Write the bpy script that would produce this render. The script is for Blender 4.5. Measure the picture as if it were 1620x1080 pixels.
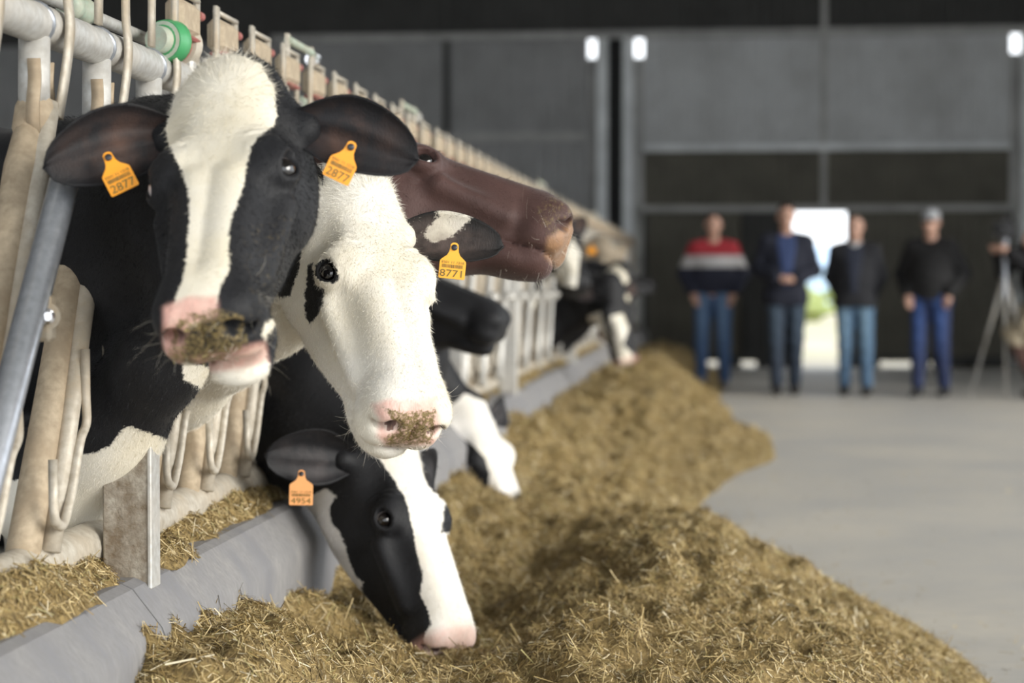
import bpy, math, random, builtins, time
import numpy as np
from mathutils import Vector, Matrix

random.seed(7)
RNG = np.random.default_rng(7)
SC = bpy.context.scene
COL = SC.collection
for _o in list(bpy.data.objects):
    bpy.data.objects.remove(_o)

# ------------------------------------------------------------------ camera
F = 3150.0                      # focal length in pixels of the 1620x1080 frame (70 mm)
CAMZ = 1.05
YAW = math.atan(335.0 / F)
PITCH = math.atan(87.0 / math.hypot(F, 335.0))
_fw = np.array([-math.sin(YAW) * math.cos(PITCH), math.cos(YAW) * math.cos(PITCH), -math.sin(PITCH)])
_rt = np.array([math.cos(YAW), math.sin(YAW), 0.0])
_up = np.cross(_rt, _fw)
CAM = np.array([0.0, 0.0, CAMZ])
cd = bpy.data.cameras.new('camera')
cam = bpy.data.objects.new('camera', cd)
COL.objects.link(cam)
cam.matrix_world = Matrix(((_rt[0], _up[0], -_fw[0], CAM[0]), (_rt[1], _up[1], -_fw[1], CAM[1]),
                           (_rt[2], _up[2], -_fw[2], CAM[2]), (0, 0, 0, 1)))
cd.sensor_width = 36.0
cd.lens = 36.0 * F / 1620.0
cd.clip_start = 0.05
cd.clip_end = 400
cd.dof.use_dof = True
cd.dof.focus_distance = 3.75
cd.dof.aperture_fstop = 2.8
SC.camera = cam

# ------------------------------------------------------------------ light
w = bpy.data.worlds.new('overcast_sky')
SC.world = w
w.use_nodes = True
_bg = w.node_tree.nodes['Background']
_bg.inputs[0].default_value = (0.92, 0.96, 1.0, 1)
_bg.inputs[1].default_value = 1.0
SUN = True
if SUN:
    sd = bpy.data.lights.new('sun', 'SUN')
    sd.energy = 1.7
    sd.angle = math.radians(34)
    sd.color = (1.0, 0.95, 0.86)
    sky_lamp = bpy.data.objects.new('sun', sd)
    COL.objects.link(sky_lamp)
    # wide lamp added to stand in for bright sky past the open right side
    sky_lamp.rotation_euler = Vector((-0.84, 0.40, -0.36)).to_track_quat('-Z', 'Y').to_euler()
vs = SC.view_settings
vs.view_transform = 'Standard'
vs.look = 'None'
vs.gamma = 1.0
vs.use_curve_mapping = False
vs.exposure = 1.36
SC.cycles.use_denoising = True
SC.cycles.max_bounces = 8
SC.cycles.diffuse_bounces = 4

# ------------------------------------------------------------------ pixel helpers (directions only)
def ray(px, py):
    return _fw + _rt * ((px - 810.0) / F) + _up * ((540.0 - py) / F)

def atY(px, py, Y):
    d = ray(px, py)
    return CAM + d * (Y / d[1])

def atX(px, py, X):
    d = ray(px, py)
    return CAM + d * (X / d[0])

def atZ(px, py, Z):
    d = ray(px, py)
    return CAM + d * ((Z - CAMZ) / d[2])

def project(P):
    P = np.atleast_2d(P) - CAM
    z = P @ _fw
    return np.stack([810.0 + F * (P @ _rt) / z, 540.0 - F * (P @ _up) / z], 1), z

# ------------------------------------------------------------------ object helpers
def tag(o, label=None, cat=None, group=None, kind=None):
    if label: o['label'] = label
    if cat: o['category'] = cat
    if group: o['group'] = group
    if kind: o['kind'] = kind
    return o

def empty(name, loc=(0, 0, 0), label=None, cat=None, group=None):
    o = bpy.data.objects.new(name, None)
    o.empty_display_size = 0.1
    COL.objects.link(o)
    o.location = loc
    return tag(o, label, cat, group)

def link(name, me, parent=None):
    o = bpy.data.objects.new(name, me)
    COL.objects.link(o)
    if parent is not None:
        o.parent = parent
        o.matrix_parent_inverse = Matrix.Translation(-Vector(parent.location)) if parent.type == 'EMPTY' else parent_inv(parent)
    return o

def parent_inv(p):
    m = Matrix.Identity(4)
    q = p
    while q is not None:
        if q.type == 'EMPTY':
            m = Matrix.Translation(Vector(q.location)) @ m
        q = q.parent
    return m.inverted() if p.type == 'EMPTY' else Matrix.Identity(4)

def mesh_from(name, V, faces, mats=(), smooth=False):
    """V (n,3); faces: list of lists or (m,k) array."""
    me = bpy.data.meshes.new(name)
    V = np.asarray(V, dtype=np.float32)
    if isinstance(faces, np.ndarray):
        m, k = faces.shape
        me.vertices.add(len(V))
        me.vertices.foreach_set('co', V.ravel())
        me.loops.add(m * k)
        me.loops.foreach_set('vertex_index', faces.astype(np.int32).ravel())
        me.polygons.add(m)
        me.polygons.foreach_set('loop_start', np.arange(0, m * k, k, dtype=np.int32))
        me.update(calc_edges=True)
    else:
        me.from_pydata(V.tolist(), [], [list(f) for f in faces])
    for mm in mats:
        me.materials.append(mm)
    if smooth and len(me.polygons):
        me.polygons.foreach_set('use_smooth', np.ones(len(me.polygons), dtype=bool))
    me.update()
    return me

def set_attr(me, name, arr):
    a = me.attributes.new(name, 'FLOAT_COLOR', 'POINT')
    arr = np.asarray(arr, dtype=np.float32)
    if arr.shape[1] == 3:
        arr = np.concatenate([arr, np.ones((len(arr), 1), np.float32)], 1)
    a.data.foreach_set('color', arr.ravel())

class MB:
    """collects simple shapes into one mesh"""
    def __init__(s):
        s.v = []; s.f = []; s.n = 0
    def add(s, V, Fs):
        V = np.asarray(V, float)
        for f in Fs:
            s.f.append([i + s.n for i in f])
        s.v.append(V); s.n += len(V)
    def box(s, lo, hi, M=None):
        lo = np.array(lo, float); hi = np.array(hi, float)
        V = np.array([[(lo, hi)[i][0], (lo, hi)[j][1], (lo, hi)[k][2]] for i in (0, 1) for j in (0, 1) for k in (0, 1)])
        if M is not None:
            V = V @ np.asarray(M[0]).T + np.asarray(M[1])
        s.add(V, [(0, 1, 3, 2), (4, 6, 7, 5), (0, 4, 5, 1), (2, 3, 7, 6), (0, 2, 6, 4), (1, 5, 7, 3)])
    def bevel_box(s, lo, hi, b):
        lo = np.array(lo, float); hi = np.array(hi, float)
        c = (lo + hi) / 2; h = (hi - lo) / 2
        V = []; idx = {}
        for sx in (-1, 1):
            for sy in (-1, 1):
                for sz in (-1, 1):
                    for ax in range(3):
                        p = h - b; p = p.copy(); p[ax] = h[ax]
                        idx[(sx, sy, sz, ax)] = len(V)
                        V.append(c + p * np.array([sx, sy, sz]))
        Fs = []
        S = (-1, 1)
        for ax in range(3):
            o = [a for a in range(3) if a != ax]
            for sg in S:
                q = []
                for a, bb in ((-1, -1), (1, -1), (1, 1), (-1, 1)):
                    k = [0, 0, 0]; k[ax] = sg; k[o[0]] = a; k[o[1]] = bb
                    q.append(idx[(k[0], k[1], k[2], ax)])
                Fs.append(q if (sg > 0) ^ (ax == 1) else q[::-1])
        for ax in range(3):   # edges
            o = [a for a in range(3) if a != ax]
            for a in S:
                for bb in S:
                    k0 = [0, 0, 0]; k0[ax] = -1; k0[o[0]] = a; k0[o[1]] = bb
                    k1 = list(k0); k1[ax] = 1
                    Fs.append([idx[(*k0, o[0])], idx[(*k1, o[0])], idx[(*k1, o[1])], idx[(*k0, o[1])]])
        for sx in S:
            for sy in S:
                for sz in S:
                    Fs.append([idx[(sx, sy, sz, a)] for a in range(3)])
        s.add(V, Fs)
    def tube(s, P, r, n=10, cap=True, closed=False, flat=None):
        """sweep; r scalar or list; flat=(dir, factor) squashes the section along dir"""
        P = np.asarray(P, float); m = len(P)
        r = np.full(m, r, float) if np.isscalar(r) else np.asarray(r, float)
        T = np.zeros_like(P)
        if closed:
            T = np.roll(P, -1, 0) - np.roll(P, 1, 0)
        else:
            T[1:-1] = P[2:] - P[:-2]; T[0] = P[1] - P[0]; T[-1] = P[-1] - P[-2]
        T /= np.linalg.norm(T, axis=1)[:, None] + 1e-12
        ref = np.array([1.0, 0, 0]) if abs(T[0][0]) < 0.9 else np.array([0, 1.0, 0])
        V = []
        A = ref - T[0] * (ref @ T[0]); A /= np.linalg.norm(A)
        for i in range(m):
            A = A - T[i] * (A @ T[i]); A /= np.linalg.norm(A) + 1e-12
            B = np.cross(T[i], A)
            for k in range(n):
                t = 2 * math.pi * k / n
                d = A * math.cos(t) + B * math.sin(t)
                d = d * r[i]
                if flat is not None:
                    fd = np.asarray(flat[0], float); d = d - fd * (d @ fd) * (1 - flat[1])
                V.append(P[i] + d)
        Fs = []
        for i in range(m if closed else m - 1):
            j = (i + 1) % m
            for k in range(n):
                k2 = (k + 1) % n
                Fs.append((i * n + k, i * n + k2, j * n + k2, j * n + k))
        if cap and not closed:
            Fs.append(tuple(range(n))[::-1]); Fs.append(tuple((m - 1) * n + k for k in range(n)))
        s.add(V, Fs)
    def ribbon(s, P, w, t, wdir):
        """flat bar along P, width w along wdir, thickness t"""
        P = np.asarray(P, float); m = len(P)
        wdir = np.asarray(wdir, float); V = []
        for i in range(m):
            T = P[min(i + 1, m - 1)] - P[max(i - 1, 0)]; T /= np.linalg.norm(T)
            W = wdir - T * (wdir @ T); W /= np.linalg.norm(W)
            N = np.cross(T, W)
            for a, b in ((-1, -1), (1, -1), (1, 1), (-1, 1)):
                V.append(P[i] + W * a * w / 2 + N * b * t / 2)
        Fs = []
        for i in range(m - 1):
            for k in range(4):
                k2 = (k + 1) % 4
                Fs.append((i * 4 + k, i * 4 + k2, i * 4 + 4 + k2, i * 4 + 4 + k))
        Fs.append((3, 2, 1, 0)); Fs.append(tuple((m - 1) * 4 + k for k in range(4)))
        s.add(V, Fs)
    def lathe(s, prof, c, axis, n=20):
        """prof: (r, h) pairs along axis through c"""
        axis = np.asarray(axis, float); axis /= np.linalg.norm(axis)
        ref = np.array([1.0, 0, 0]) if abs(axis[0]) < 0.9 else np.array([0, 1.0, 0])
        A = np.cross(axis, ref); A /= np.linalg.norm(A); B = np.cross(axis, A)
        V = []
        for r, h in prof:
            for k in range(n):
                t = 2 * math.pi * k / n
                V.append(np.asarray(c) + axis * h + (A * math.cos(t) + B * math.sin(t)) * r)
        Fs = []
        for i in range(len(prof) - 1):
            for k in range(n):
                k2 = (k + 1) % n
                Fs.append((i * n + k, i * n + k2, (i + 1) * n + k2, (i + 1) * n + k))
        Fs.append(tuple(range(n))[::-1]); Fs.append(tuple((len(prof) - 1) * n + k for k in range(n)))
        s.add(V, Fs)
    def sphere(s, c, r, n=16, m=10):
        r = np.full(3, r, float) if np.isscalar(r) else np.asarray(r, float)
        V = [np.asarray(c) + r * [0, 0, 1]]
        for i in range(1, m):
            a = math.pi * i / m
            for k in range(n):
                t = 2 * math.pi * k / n
                V.append(np.asarray(c) + r * [math.sin(a) * math.cos(t), math.sin(a) * math.sin(t), math.cos(a)])
        V.append(np.asarray(c) - r * [0, 0, 1])
        Fs = [(0, 1 + k, 1 + (k + 1) % n) for k in range(n)]
        for i in range(m - 2):
            for k in range(n):
                a = 1 + i * n
                Fs.append((a + k, a + n + k, a + n + (k + 1) % n, a + (k + 1) % n))
        e = len(V) - 1; a = 1 + (m - 2) * n
        Fs += [(e, a + (k + 1) % n, a + k) for k in range(n)]
        s.add(V, Fs)
    def mesh(s, name, mat, smooth=False):
        return mesh_from(name, np.concatenate(s.v), s.f, [mat] if mat else [], smooth)
    def build(s, name, mat, parent=None, smooth=False):
        me = s.mesh(name, mat, smooth)
        if smooth:
            shade_angle(me)
        return link(name, me, parent)

def shade_angle(me, deg=40):
    """smooth shading with hard edges above an angle"""
    try:
        import bmesh
        bm = bmesh.new(); bm.from_mesh(me)
        c = math.radians(deg)
        for e in bm.edges:
            if len(e.link_faces) == 2 and e.calc_face_angle(0) > c:
                e.smooth = False
        bm.to_mesh(me); bm.free()
    except Exception:
        pass

# ------------------------------------------------------------------ material helpers
class NT:
    def __init__(s, name):
        s.m = bpy.data.materials.new(name); s.m.use_nodes = True
        s.t = s.m.node_tree; s.b = s.t.nodes['Principled BSDF']
    def n(s, typ, **kw):
        nd = s.t.nodes.new(typ)
        for k, v in kw.items():
            setattr(nd, k, v)
        return nd
    def l(s, a, b):
        s.t.links.new(a, b)
    def val(s, sock, v):
        if hasattr(v, 'is_output') or isinstance(v, bpy.types.NodeSocket):
            s.l(v, sock)
        else:
            sock.default_value = v
    def math(s, op, a, b=0.0, c=0.0, clamp=False):
        nd = s.n('ShaderNodeMath', operation=op); nd.use_clamp = clamp
        for i, v in enumerate((a, b, c)):
            s.val(nd.inputs[i], v)
        return nd.outputs[0]
    def mix(s, f, a, b, mode='MIX'):
        nd = s.n('ShaderNodeMix', data_type='RGBA', blend_type=mode)
        s.val(nd.inputs[0], f)
        for k, v in ((6, a), (7, b)):
            if isinstance(v, tuple):
                v = (*v, 1.0) if len(v) == 3 else v
            s.val(nd.inputs[k], v)
        return nd.outputs[2]
    def coord(s, kind='Object', scale=(1, 1, 1)):
        tc = s.n('ShaderNodeTexCoord')
        mp = s.n('ShaderNodeMapping'); mp.inputs['Scale'].default_value = scale
        s.l(tc.outputs[kind], mp.inputs[0])
        return mp.outputs[0]
    def noise(s, vec, scale, detail=3.0, rough=0.55, dist=0.0):
        nd = s.n('ShaderNodeTexNoise')
        s.l(vec, nd.inputs['Vector'])
        nd.inputs['Scale'].default_value = scale; nd.inputs['Detail'].default_value = detail
        nd.inputs['Roughness'].default_value = rough; nd.inputs['Distortion'].default_value = dist
        return nd.outputs['Fac']
    def ramp(s, f, lo, hi, a=0.0, b=1.0):
        nd = s.n('ShaderNodeMapRange'); nd.clamp = True
        s.val(nd.inputs[0], f)
        for i, v in zip((1, 2, 3, 4), (lo, hi, a, b)):
            nd.inputs[i].default_value = v
        return nd.outputs[0]
    def bump(s, h, strength=0.3, dist=0.01):
        nd = s.n('ShaderNodeBump')
        nd.inputs['Strength'].default_value = strength; nd.inputs['Distance'].default_value = dist
        s.l(h, nd.inputs['Height']); s.l(nd.outputs[0], s.b.inputs['Normal'])
    def attr(s, name):
        a = s.n('ShaderNodeAttribute'); a.attribute_name = name
        return a
    def sep(s, col):
        nd = s.n('ShaderNodeSeparateColor'); s.l(col, nd.inputs[0])
        return nd.outputs
    def out(s, color=None, rough=None, metal=None, **kw):
        if color is not None:
            s.val(s.b.inputs['Base Color'], (*color, 1.0) if isinstance(color, tuple) and len(color) == 3 else color)
        if rough is not None: s.val(s.b.inputs['Roughness'], rough)
        if metal is not None: s.val(s.b.inputs['Metallic'], metal)
        for k, v in kw.items():
            s.val(s.b.inputs[k], v)
        return s.m

def mat_plain(name, c, rough=0.6, metal=0.0, var=0.12, scale=12, bump=0.0, **kw):
    t = NT(name)
    v = t.coord()
    n = t.noise(v, scale, 4)
    col = t.mix(t.ramp(n, 0.3, 0.7), tuple(x * (1 - var) for x in c), tuple(min(1, x * (1 + var)) for x in c))
    if bump: t.bump(n, bump, 0.01)
    return t.out(col, rough, metal, **kw)

def mat_two(name, c1, c2, scale=8, lo=0.42, hi=0.6, rough=0.6, rough2=None, metal=0.0, metal2=None, bump=0.15, fine=60, stretch=(1, 1, 1)):
    t = NT(name)
    v = t.coord(scale=stretch)
    n = t.noise(v, scale, 6, 0.62)
    f = t.ramp(n, lo, hi)
    fn = t.noise(v, fine, 3)
    col = t.mix(f, c1, c2)
    col = t.mix(t.ramp(fn, 0.3, 0.75), col, tuple(0.5 * (a + b) * 0.8 for a, b in zip(c1, c2)))
    t.bump(fn, bump, 0.004)
    r = t.ramp(f, 0, 1, rough, rough if rough2 is None else rough2)
    m = t.ramp(f, 0, 1, metal, metal if metal2 is None else metal2)
    return t.out(col, r, m)

M = {}
M['galv_dirty'] = mat_two('galvanised_tube_dusty', (0.62, 0.58, 0.50), (0.42, 0.33, 0.22), 9, 0.45, 0.68, 0.55, 0.8, 0.25, 0.0)
M['galv_tan'] = mat_two('tube_caked_with_dust', (0.56, 0.46, 0.33), (0.34, 0.25, 0.16), 10, 0.42, 0.72, 0.7, 0.85, 0.05, 0.0)
M['galv_pale'] = mat_two('galvanised_tube_pale', (0.62, 0.62, 0.60), (0.48, 0.43, 0.36), 7, 0.45, 0.75, 0.45, 0.7, 0.35, 0.05)
M['steel'] = mat_two('polished_steel_tube', (0.50, 0.53, 0.58), (0.36, 0.38, 0.42), 14, 0.4, 0.7, 0.28, 0.40, 0.6, 0.55, 0.08)
M['bolt'] = mat_plain('bolt_steel', (0.7, 0.7, 0.72), 0.2, 1.0)
M['block'] = mat_two('dusty_brown_plastic', (0.52, 0.43, 0.31), (0.38, 0.30, 0.21), 25, 0.4, 0.7, 0.8, 0.9)
M['red'] = mat_two('worn_red_plastic', (0.42, 0.10, 0.10), (0.36, 0.26, 0.18), 30, 0.5, 0.7, 0.5, 0.8)
M['green'] = mat_two('worn_green_paint', (0.42, 0.52, 0.42), (0.50, 0.46, 0.36), 25, 0.45, 0.7, 0.45, 0.7)
M['green_b'] = mat_plain('bright_green_plastic', (0.07, 0.33, 0.13), 0.35)
M['post'] = mat_two('manure_splashed_post', (0.46, 0.42, 0.35), (0.17, 0.125, 0.08), 22, 0.40, 0.60, 0.75, 0.9, 0.0, 0.0, 0.6, 120)
M['orange'] = mat_plain('orange_tag_plastic', (0.92, 0.36, 0.012), 0.42, var=0.06)
M['yellow_tag'] = mat_plain('yellow_orange_tag_plastic', (0.95, 0.45, 0.035), 0.42, var=0.06)
M['peach_tag'] = mat_plain('faded_orange_tag_plastic', (0.90, 0.42, 0.16), 0.45, var=0.06)
M['ink'] = mat_plain('tag_print', (0.18, 0.13, 0.03), 0.6)
M['stud'] = mat_plain('tag_stud', (0.03, 0.03, 0.035), 0.4)

# ------------------------------------------------------------------ implicit-surface modelling
def smin(a, b, k):
    h = np.clip(0.5 + 0.5 * (b - a) / k, 0, 1)
    return b + (a - b) * h - k * h * (1 - h)

def smax(a, b, k):
    return -smin(-a, -b, k)

def sd_ell(p, c, r, R=None):
    q = p - np.asarray(c, np.float32)
    if R is not None:
        q = q @ np.asarray(R, np.float32)
    r = np.asarray(r, np.float32)
    k0 = np.linalg.norm(q / r, axis=1)
    k1 = np.linalg.norm(q / (r * r), axis=1) + 1e-9
    return k0 * (k0 - 1) / k1

def sd_cap(p, a, b, ra, rb):
    a = np.asarray(a, np.float32); b = np.asarray(b, np.float32)
    d = b - a
    t = np.clip(((p - a) @ d) / (d @ d + 1e-12), 0, 1)
    return np.linalg.norm(p - a - t[:, None] * d, axis=1) - (ra + (rb - ra) * t)

def sd_chain(p, pts, rs, k=0.04):
    d = None
    for i in range(len(pts) - 1):
        c = sd_cap(p, pts[i], pts[i + 1], rs[i], rs[i + 1])
        d = c if d is None else smin(d, c, k)
    return d

def sd_rbox(p, c, h, r):
    q = np.abs(p - np.asarray(c, np.float32)) - (np.asarray(h, np.float32) - r)
    return np.linalg.norm(np.maximum(q, 0), axis=1) + np.minimum(q.max(1), 0) - r

def axis_graded(lo, hi, flo, fhi, hf, hc):
    a = list(np.arange(flo, fhi + hf, hf))
    h = hf
    while a[-1] < hi:
        h = min(hc, h * 1.12); a.append(a[-1] + h)
    h = hf; b = [a[0]]
    while b[-1] > lo:
        h = min(hc, h * 1.12); b.append(b[-1] - h)
    return np.array(b[:0:-1] + a, np.float32)

def polygonise(f, xs, ys, zs, B=5):
    nx, ny, nz = len(xs), len(ys), len(zs)
    def blocks(a):
        n = (len(a) - 1 + B - 1) // B
        i0 = np.arange(n) * B; i1 = np.minimum(i0 + B, len(a) - 1)
        return (a[i0] + a[i1]) / 2, (a[i1] - a[i0]) / 2, n
    cx, hx, bx = blocks(xs); cy, hy, by = blocks(ys); cz, hz, bz = blocks(zs)
    G = np.stack(np.meshgrid(cx, cy, cz, indexing='ij'), -1).reshape(-1, 3)
    HD = np.sqrt(hx[:, None, None] ** 2 + hy[None, :, None] ** 2 + hz[None, None, :] ** 2)
    D = f(G).reshape(bx, by, bz)
    act = np.abs(D) < HD * 1.7 + 0.012
    def up(a):
        for ax, n in ((0, nx), (1, ny), (2, nz)):
            a = np.repeat(a, B, axis=ax)
            sl = [slice(None)] * 3
            if a.shape[ax] < n:
                sl[ax] = slice(a.shape[ax] - 1, a.shape[ax]); a = np.concatenate([a] + [a[tuple(sl)]] * (n - a.shape[ax]), ax)
            sl[ax] = slice(0, n); a = a[tuple(sl)]
        return a
    FV = up(D.astype(np.float32)).copy()
    m = up(act).copy()
    for ax in range(3):
        s0 = [slice(None)] * 3; s1 = [slice(None)] * 3
        s0[ax] = slice(1, None); s1[ax] = slice(None, -1)
        mm = m.copy(); mm[tuple(s0)] |= m[tuple(s1)]; m = mm
    I = np.argwhere(m)
    FV[m] = f(np.stack([xs[I[:, 0]], ys[I[:, 1]], zs[I[:, 2]]], 1))
    ins = FV < 0
    s = np.zeros((nx - 1, ny - 1, nz - 1), np.int8)
    offs = [(i, j, k) for i in (0, 1) for j in (0, 1) for k in (0, 1)]
    for i, j, k in offs:
        s += ins[i:nx - 1 + i, j:ny - 1 + j, k:nz - 1 + k]
    C = np.argwhere((s > 0) & (s < 8))
    idx = np.full(s.shape, -1, np.int32)
    idx[C[:, 0], C[:, 1], C[:, 2]] = np.arange(len(C))
    vals = np.stack([FV[C[:, 0] + i, C[:, 1] + j, C[:, 2] + k] for i, j, k in offs], 1)
    acc = np.zeros((len(C), 3)); cnt = np.zeros(len(C))
    O = np.array(offs, float)
    for a in range(8):
        for b in range(a + 1, 8):
            if np.abs(O[a] - O[b]).sum() == 1:
                va, vb = vals[:, a], vals[:, b]
                c = (va < 0) != (vb < 0)
                t = np.where(c, va / np.where(c, va - vb, 1), 0)
                acc += np.where(c[:, None], O[a] + (O[b] - O[a]) * t[:, None], 0); cnt += c
    loc = acc / cnt[:, None]
    V = np.stack([xs[C[:, 0]] + loc[:, 0] * (xs[C[:, 0] + 1] - xs[C[:, 0]]),
                  ys[C[:, 1]] + loc[:, 1] * (ys[C[:, 1] + 1] - ys[C[:, 1]]),
                  zs[C[:, 2]] + loc[:, 2] * (zs[C[:, 2] + 1] - zs[C[:, 2]])], 1)
    Q = []
    for ax in range(3):
        s0 = [slice(None)] * 3; s1 = [slice(None)] * 3
        s0[ax] = slice(0, -1); s1[ax] = slice(1, None)
        A = ins[tuple(s0)]; Bv = ins[tuple(s1)]
        E = np.argwhere(A != Bv)
        o = [a for a in range(3) if a != ax]
        lim = s.shape
        ok = (E[:, o[0]] > 0) & (E[:, o[1]] > 0) & (E[:, o[0]] < lim[o[0]]) & (E[:, o[1]] < lim[o[1]])
        E = E[ok]
        q = []
        for d0, d1 in ((-1, -1), (0, -1), (0, 0), (-1, 0)):
            e = E.copy(); e[:, o[0]] += d0; e[:, o[1]] += d1
            q.append(idx[e[:, 0], e[:, 1], e[:, 2]])
        q = np.stack(q, 1)
        flip = A[E[:, 0], E[:, 1], E[:, 2]]
        if ax == 1: flip = ~flip
        q[~flip] = q[~flip][:, ::-1]
        Q.append(q)
    Q = np.concatenate(Q)
    Q = Q[(Q >= 0).all(1)]
    V = V.astype(np.float32)
    e = 0.0015
    for it in range(2):
        d0 = f(V)
        g = np.stack([f(V + np.eye(3, dtype=np.float32)[a] * e) - d0 for a in range(3)], 1) / e
        st = d0 / np.maximum((g * g).sum(1), 0.15)
        V = V - g * np.clip(st, -0.006, 0.006)[:, None] * 0.9
    return V.astype(np.float32), Q

def poly_sd(P, poly):
    """signed distance in pixels to a polygon, positive inside"""
    poly = np.asarray(poly, float)
    d = np.full(len(P), 1e9); ins = np.zeros(len(P), bool)
    for i in range(len(poly)):
        a = poly[i]; b = poly[(i + 1) % len(poly)]
        e = b - a; wv = P - a
        t = np.clip((wv @ e) / (e @ e + 1e-9), 0, 1)
        d = np.minimum(d, ((wv - t[:, None] * e) ** 2).sum(1))
        c = ((a[1] > P[:, 1]) != (b[1] > P[:, 1]))
        xi = a[0] + (P[:, 1] - a[1]) * e[0] / (e[1] if abs(e[1]) > 1e-9 else 1e-9)
        ins ^= c & (P[:, 0] < xi)
    return np.sqrt(d) * np.where(ins, 1, -1)

def rot_vec(v):
    th = np.linalg.norm(v)
    if th < 1e-9: return np.eye(3)
    k = v / th
    K = np.array([[0, -k[2], k[1]], [k[2], 0, -k[0]], [-k[1], k[0], 0]])
    return np.eye(3) + math.sin(th) * K + (1 - math.cos(th)) * K @ K

def basis(yd, zd):
    """rotation whose columns are the head's x, y (poll to muzzle), z (out of the forehead)"""
    y = np.asarray(yd, float); y /= np.linalg.norm(y)
    z = np.asarray(zd, float); z = z - y * (z @ y); z /= np.linalg.norm(z)
    return np.stack([np.cross(y, z), y, z], 1)

def fit_pose(R0, t0, marks, depth, wd=60.0):
    """least-squares pose of a head from landmarks: (local point, pixel, weight)"""
    L = np.array([m[0] for m in marks], float); Px = np.array([m[1] for m in marks], float)
    W = np.array([m[2] if len(m) > 2 else 1.0 for m in marks])
    R, t = R0.copy(), np.array(t0, float)
    def res(R, t):
        p, z = project(L @ R.T + t)
        r = ((p - Px) * W[:, None]).ravel()
        c = (np.array([0, .27, -.1]) @ R.T + t)
        return np.concatenate([r, [(c[1] - depth) * wd]])
    for it in range(60):
        r0 = res(R, t)
        J = []
        for k in range(6):
            e = np.zeros(6); e[k] = 1e-4
            J.append((res(rot_vec(e[:3]) @ R, t + e[3:]) - r0) / 1e-4)
        J = np.array(J).T
        H = J.T @ J + np.diag([50.0] * 3 + [50.0] * 3)
        s = -np.linalg.solve(H, J.T @ r0)
        n = np.linalg.norm(s[:3])
        if n > 0.2: s *= 0.2 / n
        R = rot_vec(s[:3]) @ R; t = t + s[3:]
    return R, t, np.abs(res(R, t)[:-1]).mean()

# ------------------------------------------------------------------ the cow's head as an implicit surface
_yk = np.array([-.08, -.03, .02, .07, .13, .20, .27, .35, .43, .50, .545, .60])
_zt = np.array([-.07, -.020, -.003, .002, .003, .000, -.010, -.016, -.020, -.028, -.042, -.06])
_zb = np.array([-.18, -.21, -.255, -.286, -.295, -.284, -.262, -.232, -.200, -.173, -.154, -.14])
_wk = np.array([.055, .072, .088, .098, .104, .109, .105, .092, .078, .073, .068, .062])
_kb = np.array([.70, .70, .68, .68, .68, .68, .68, .68, .70, .80, .85, .85])
_yf = np.linspace(-.08, .60, 341)
def _sm(a):
    v = np.interp(_yf, _yk, a)
    k = np.exp(-0.5 * (np.arange(-24, 25) / 9.0) ** 2); k /= k.sum()
    return np.convolve(np.pad(v, 24, mode='edge'), k, 'valid').astype(np.float32)
_zt, _zb, _wk, _kb = map(_sm, (_zt, _zb, _wk, _kb))
EYE = np.array([.099, .228, -.049])

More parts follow.
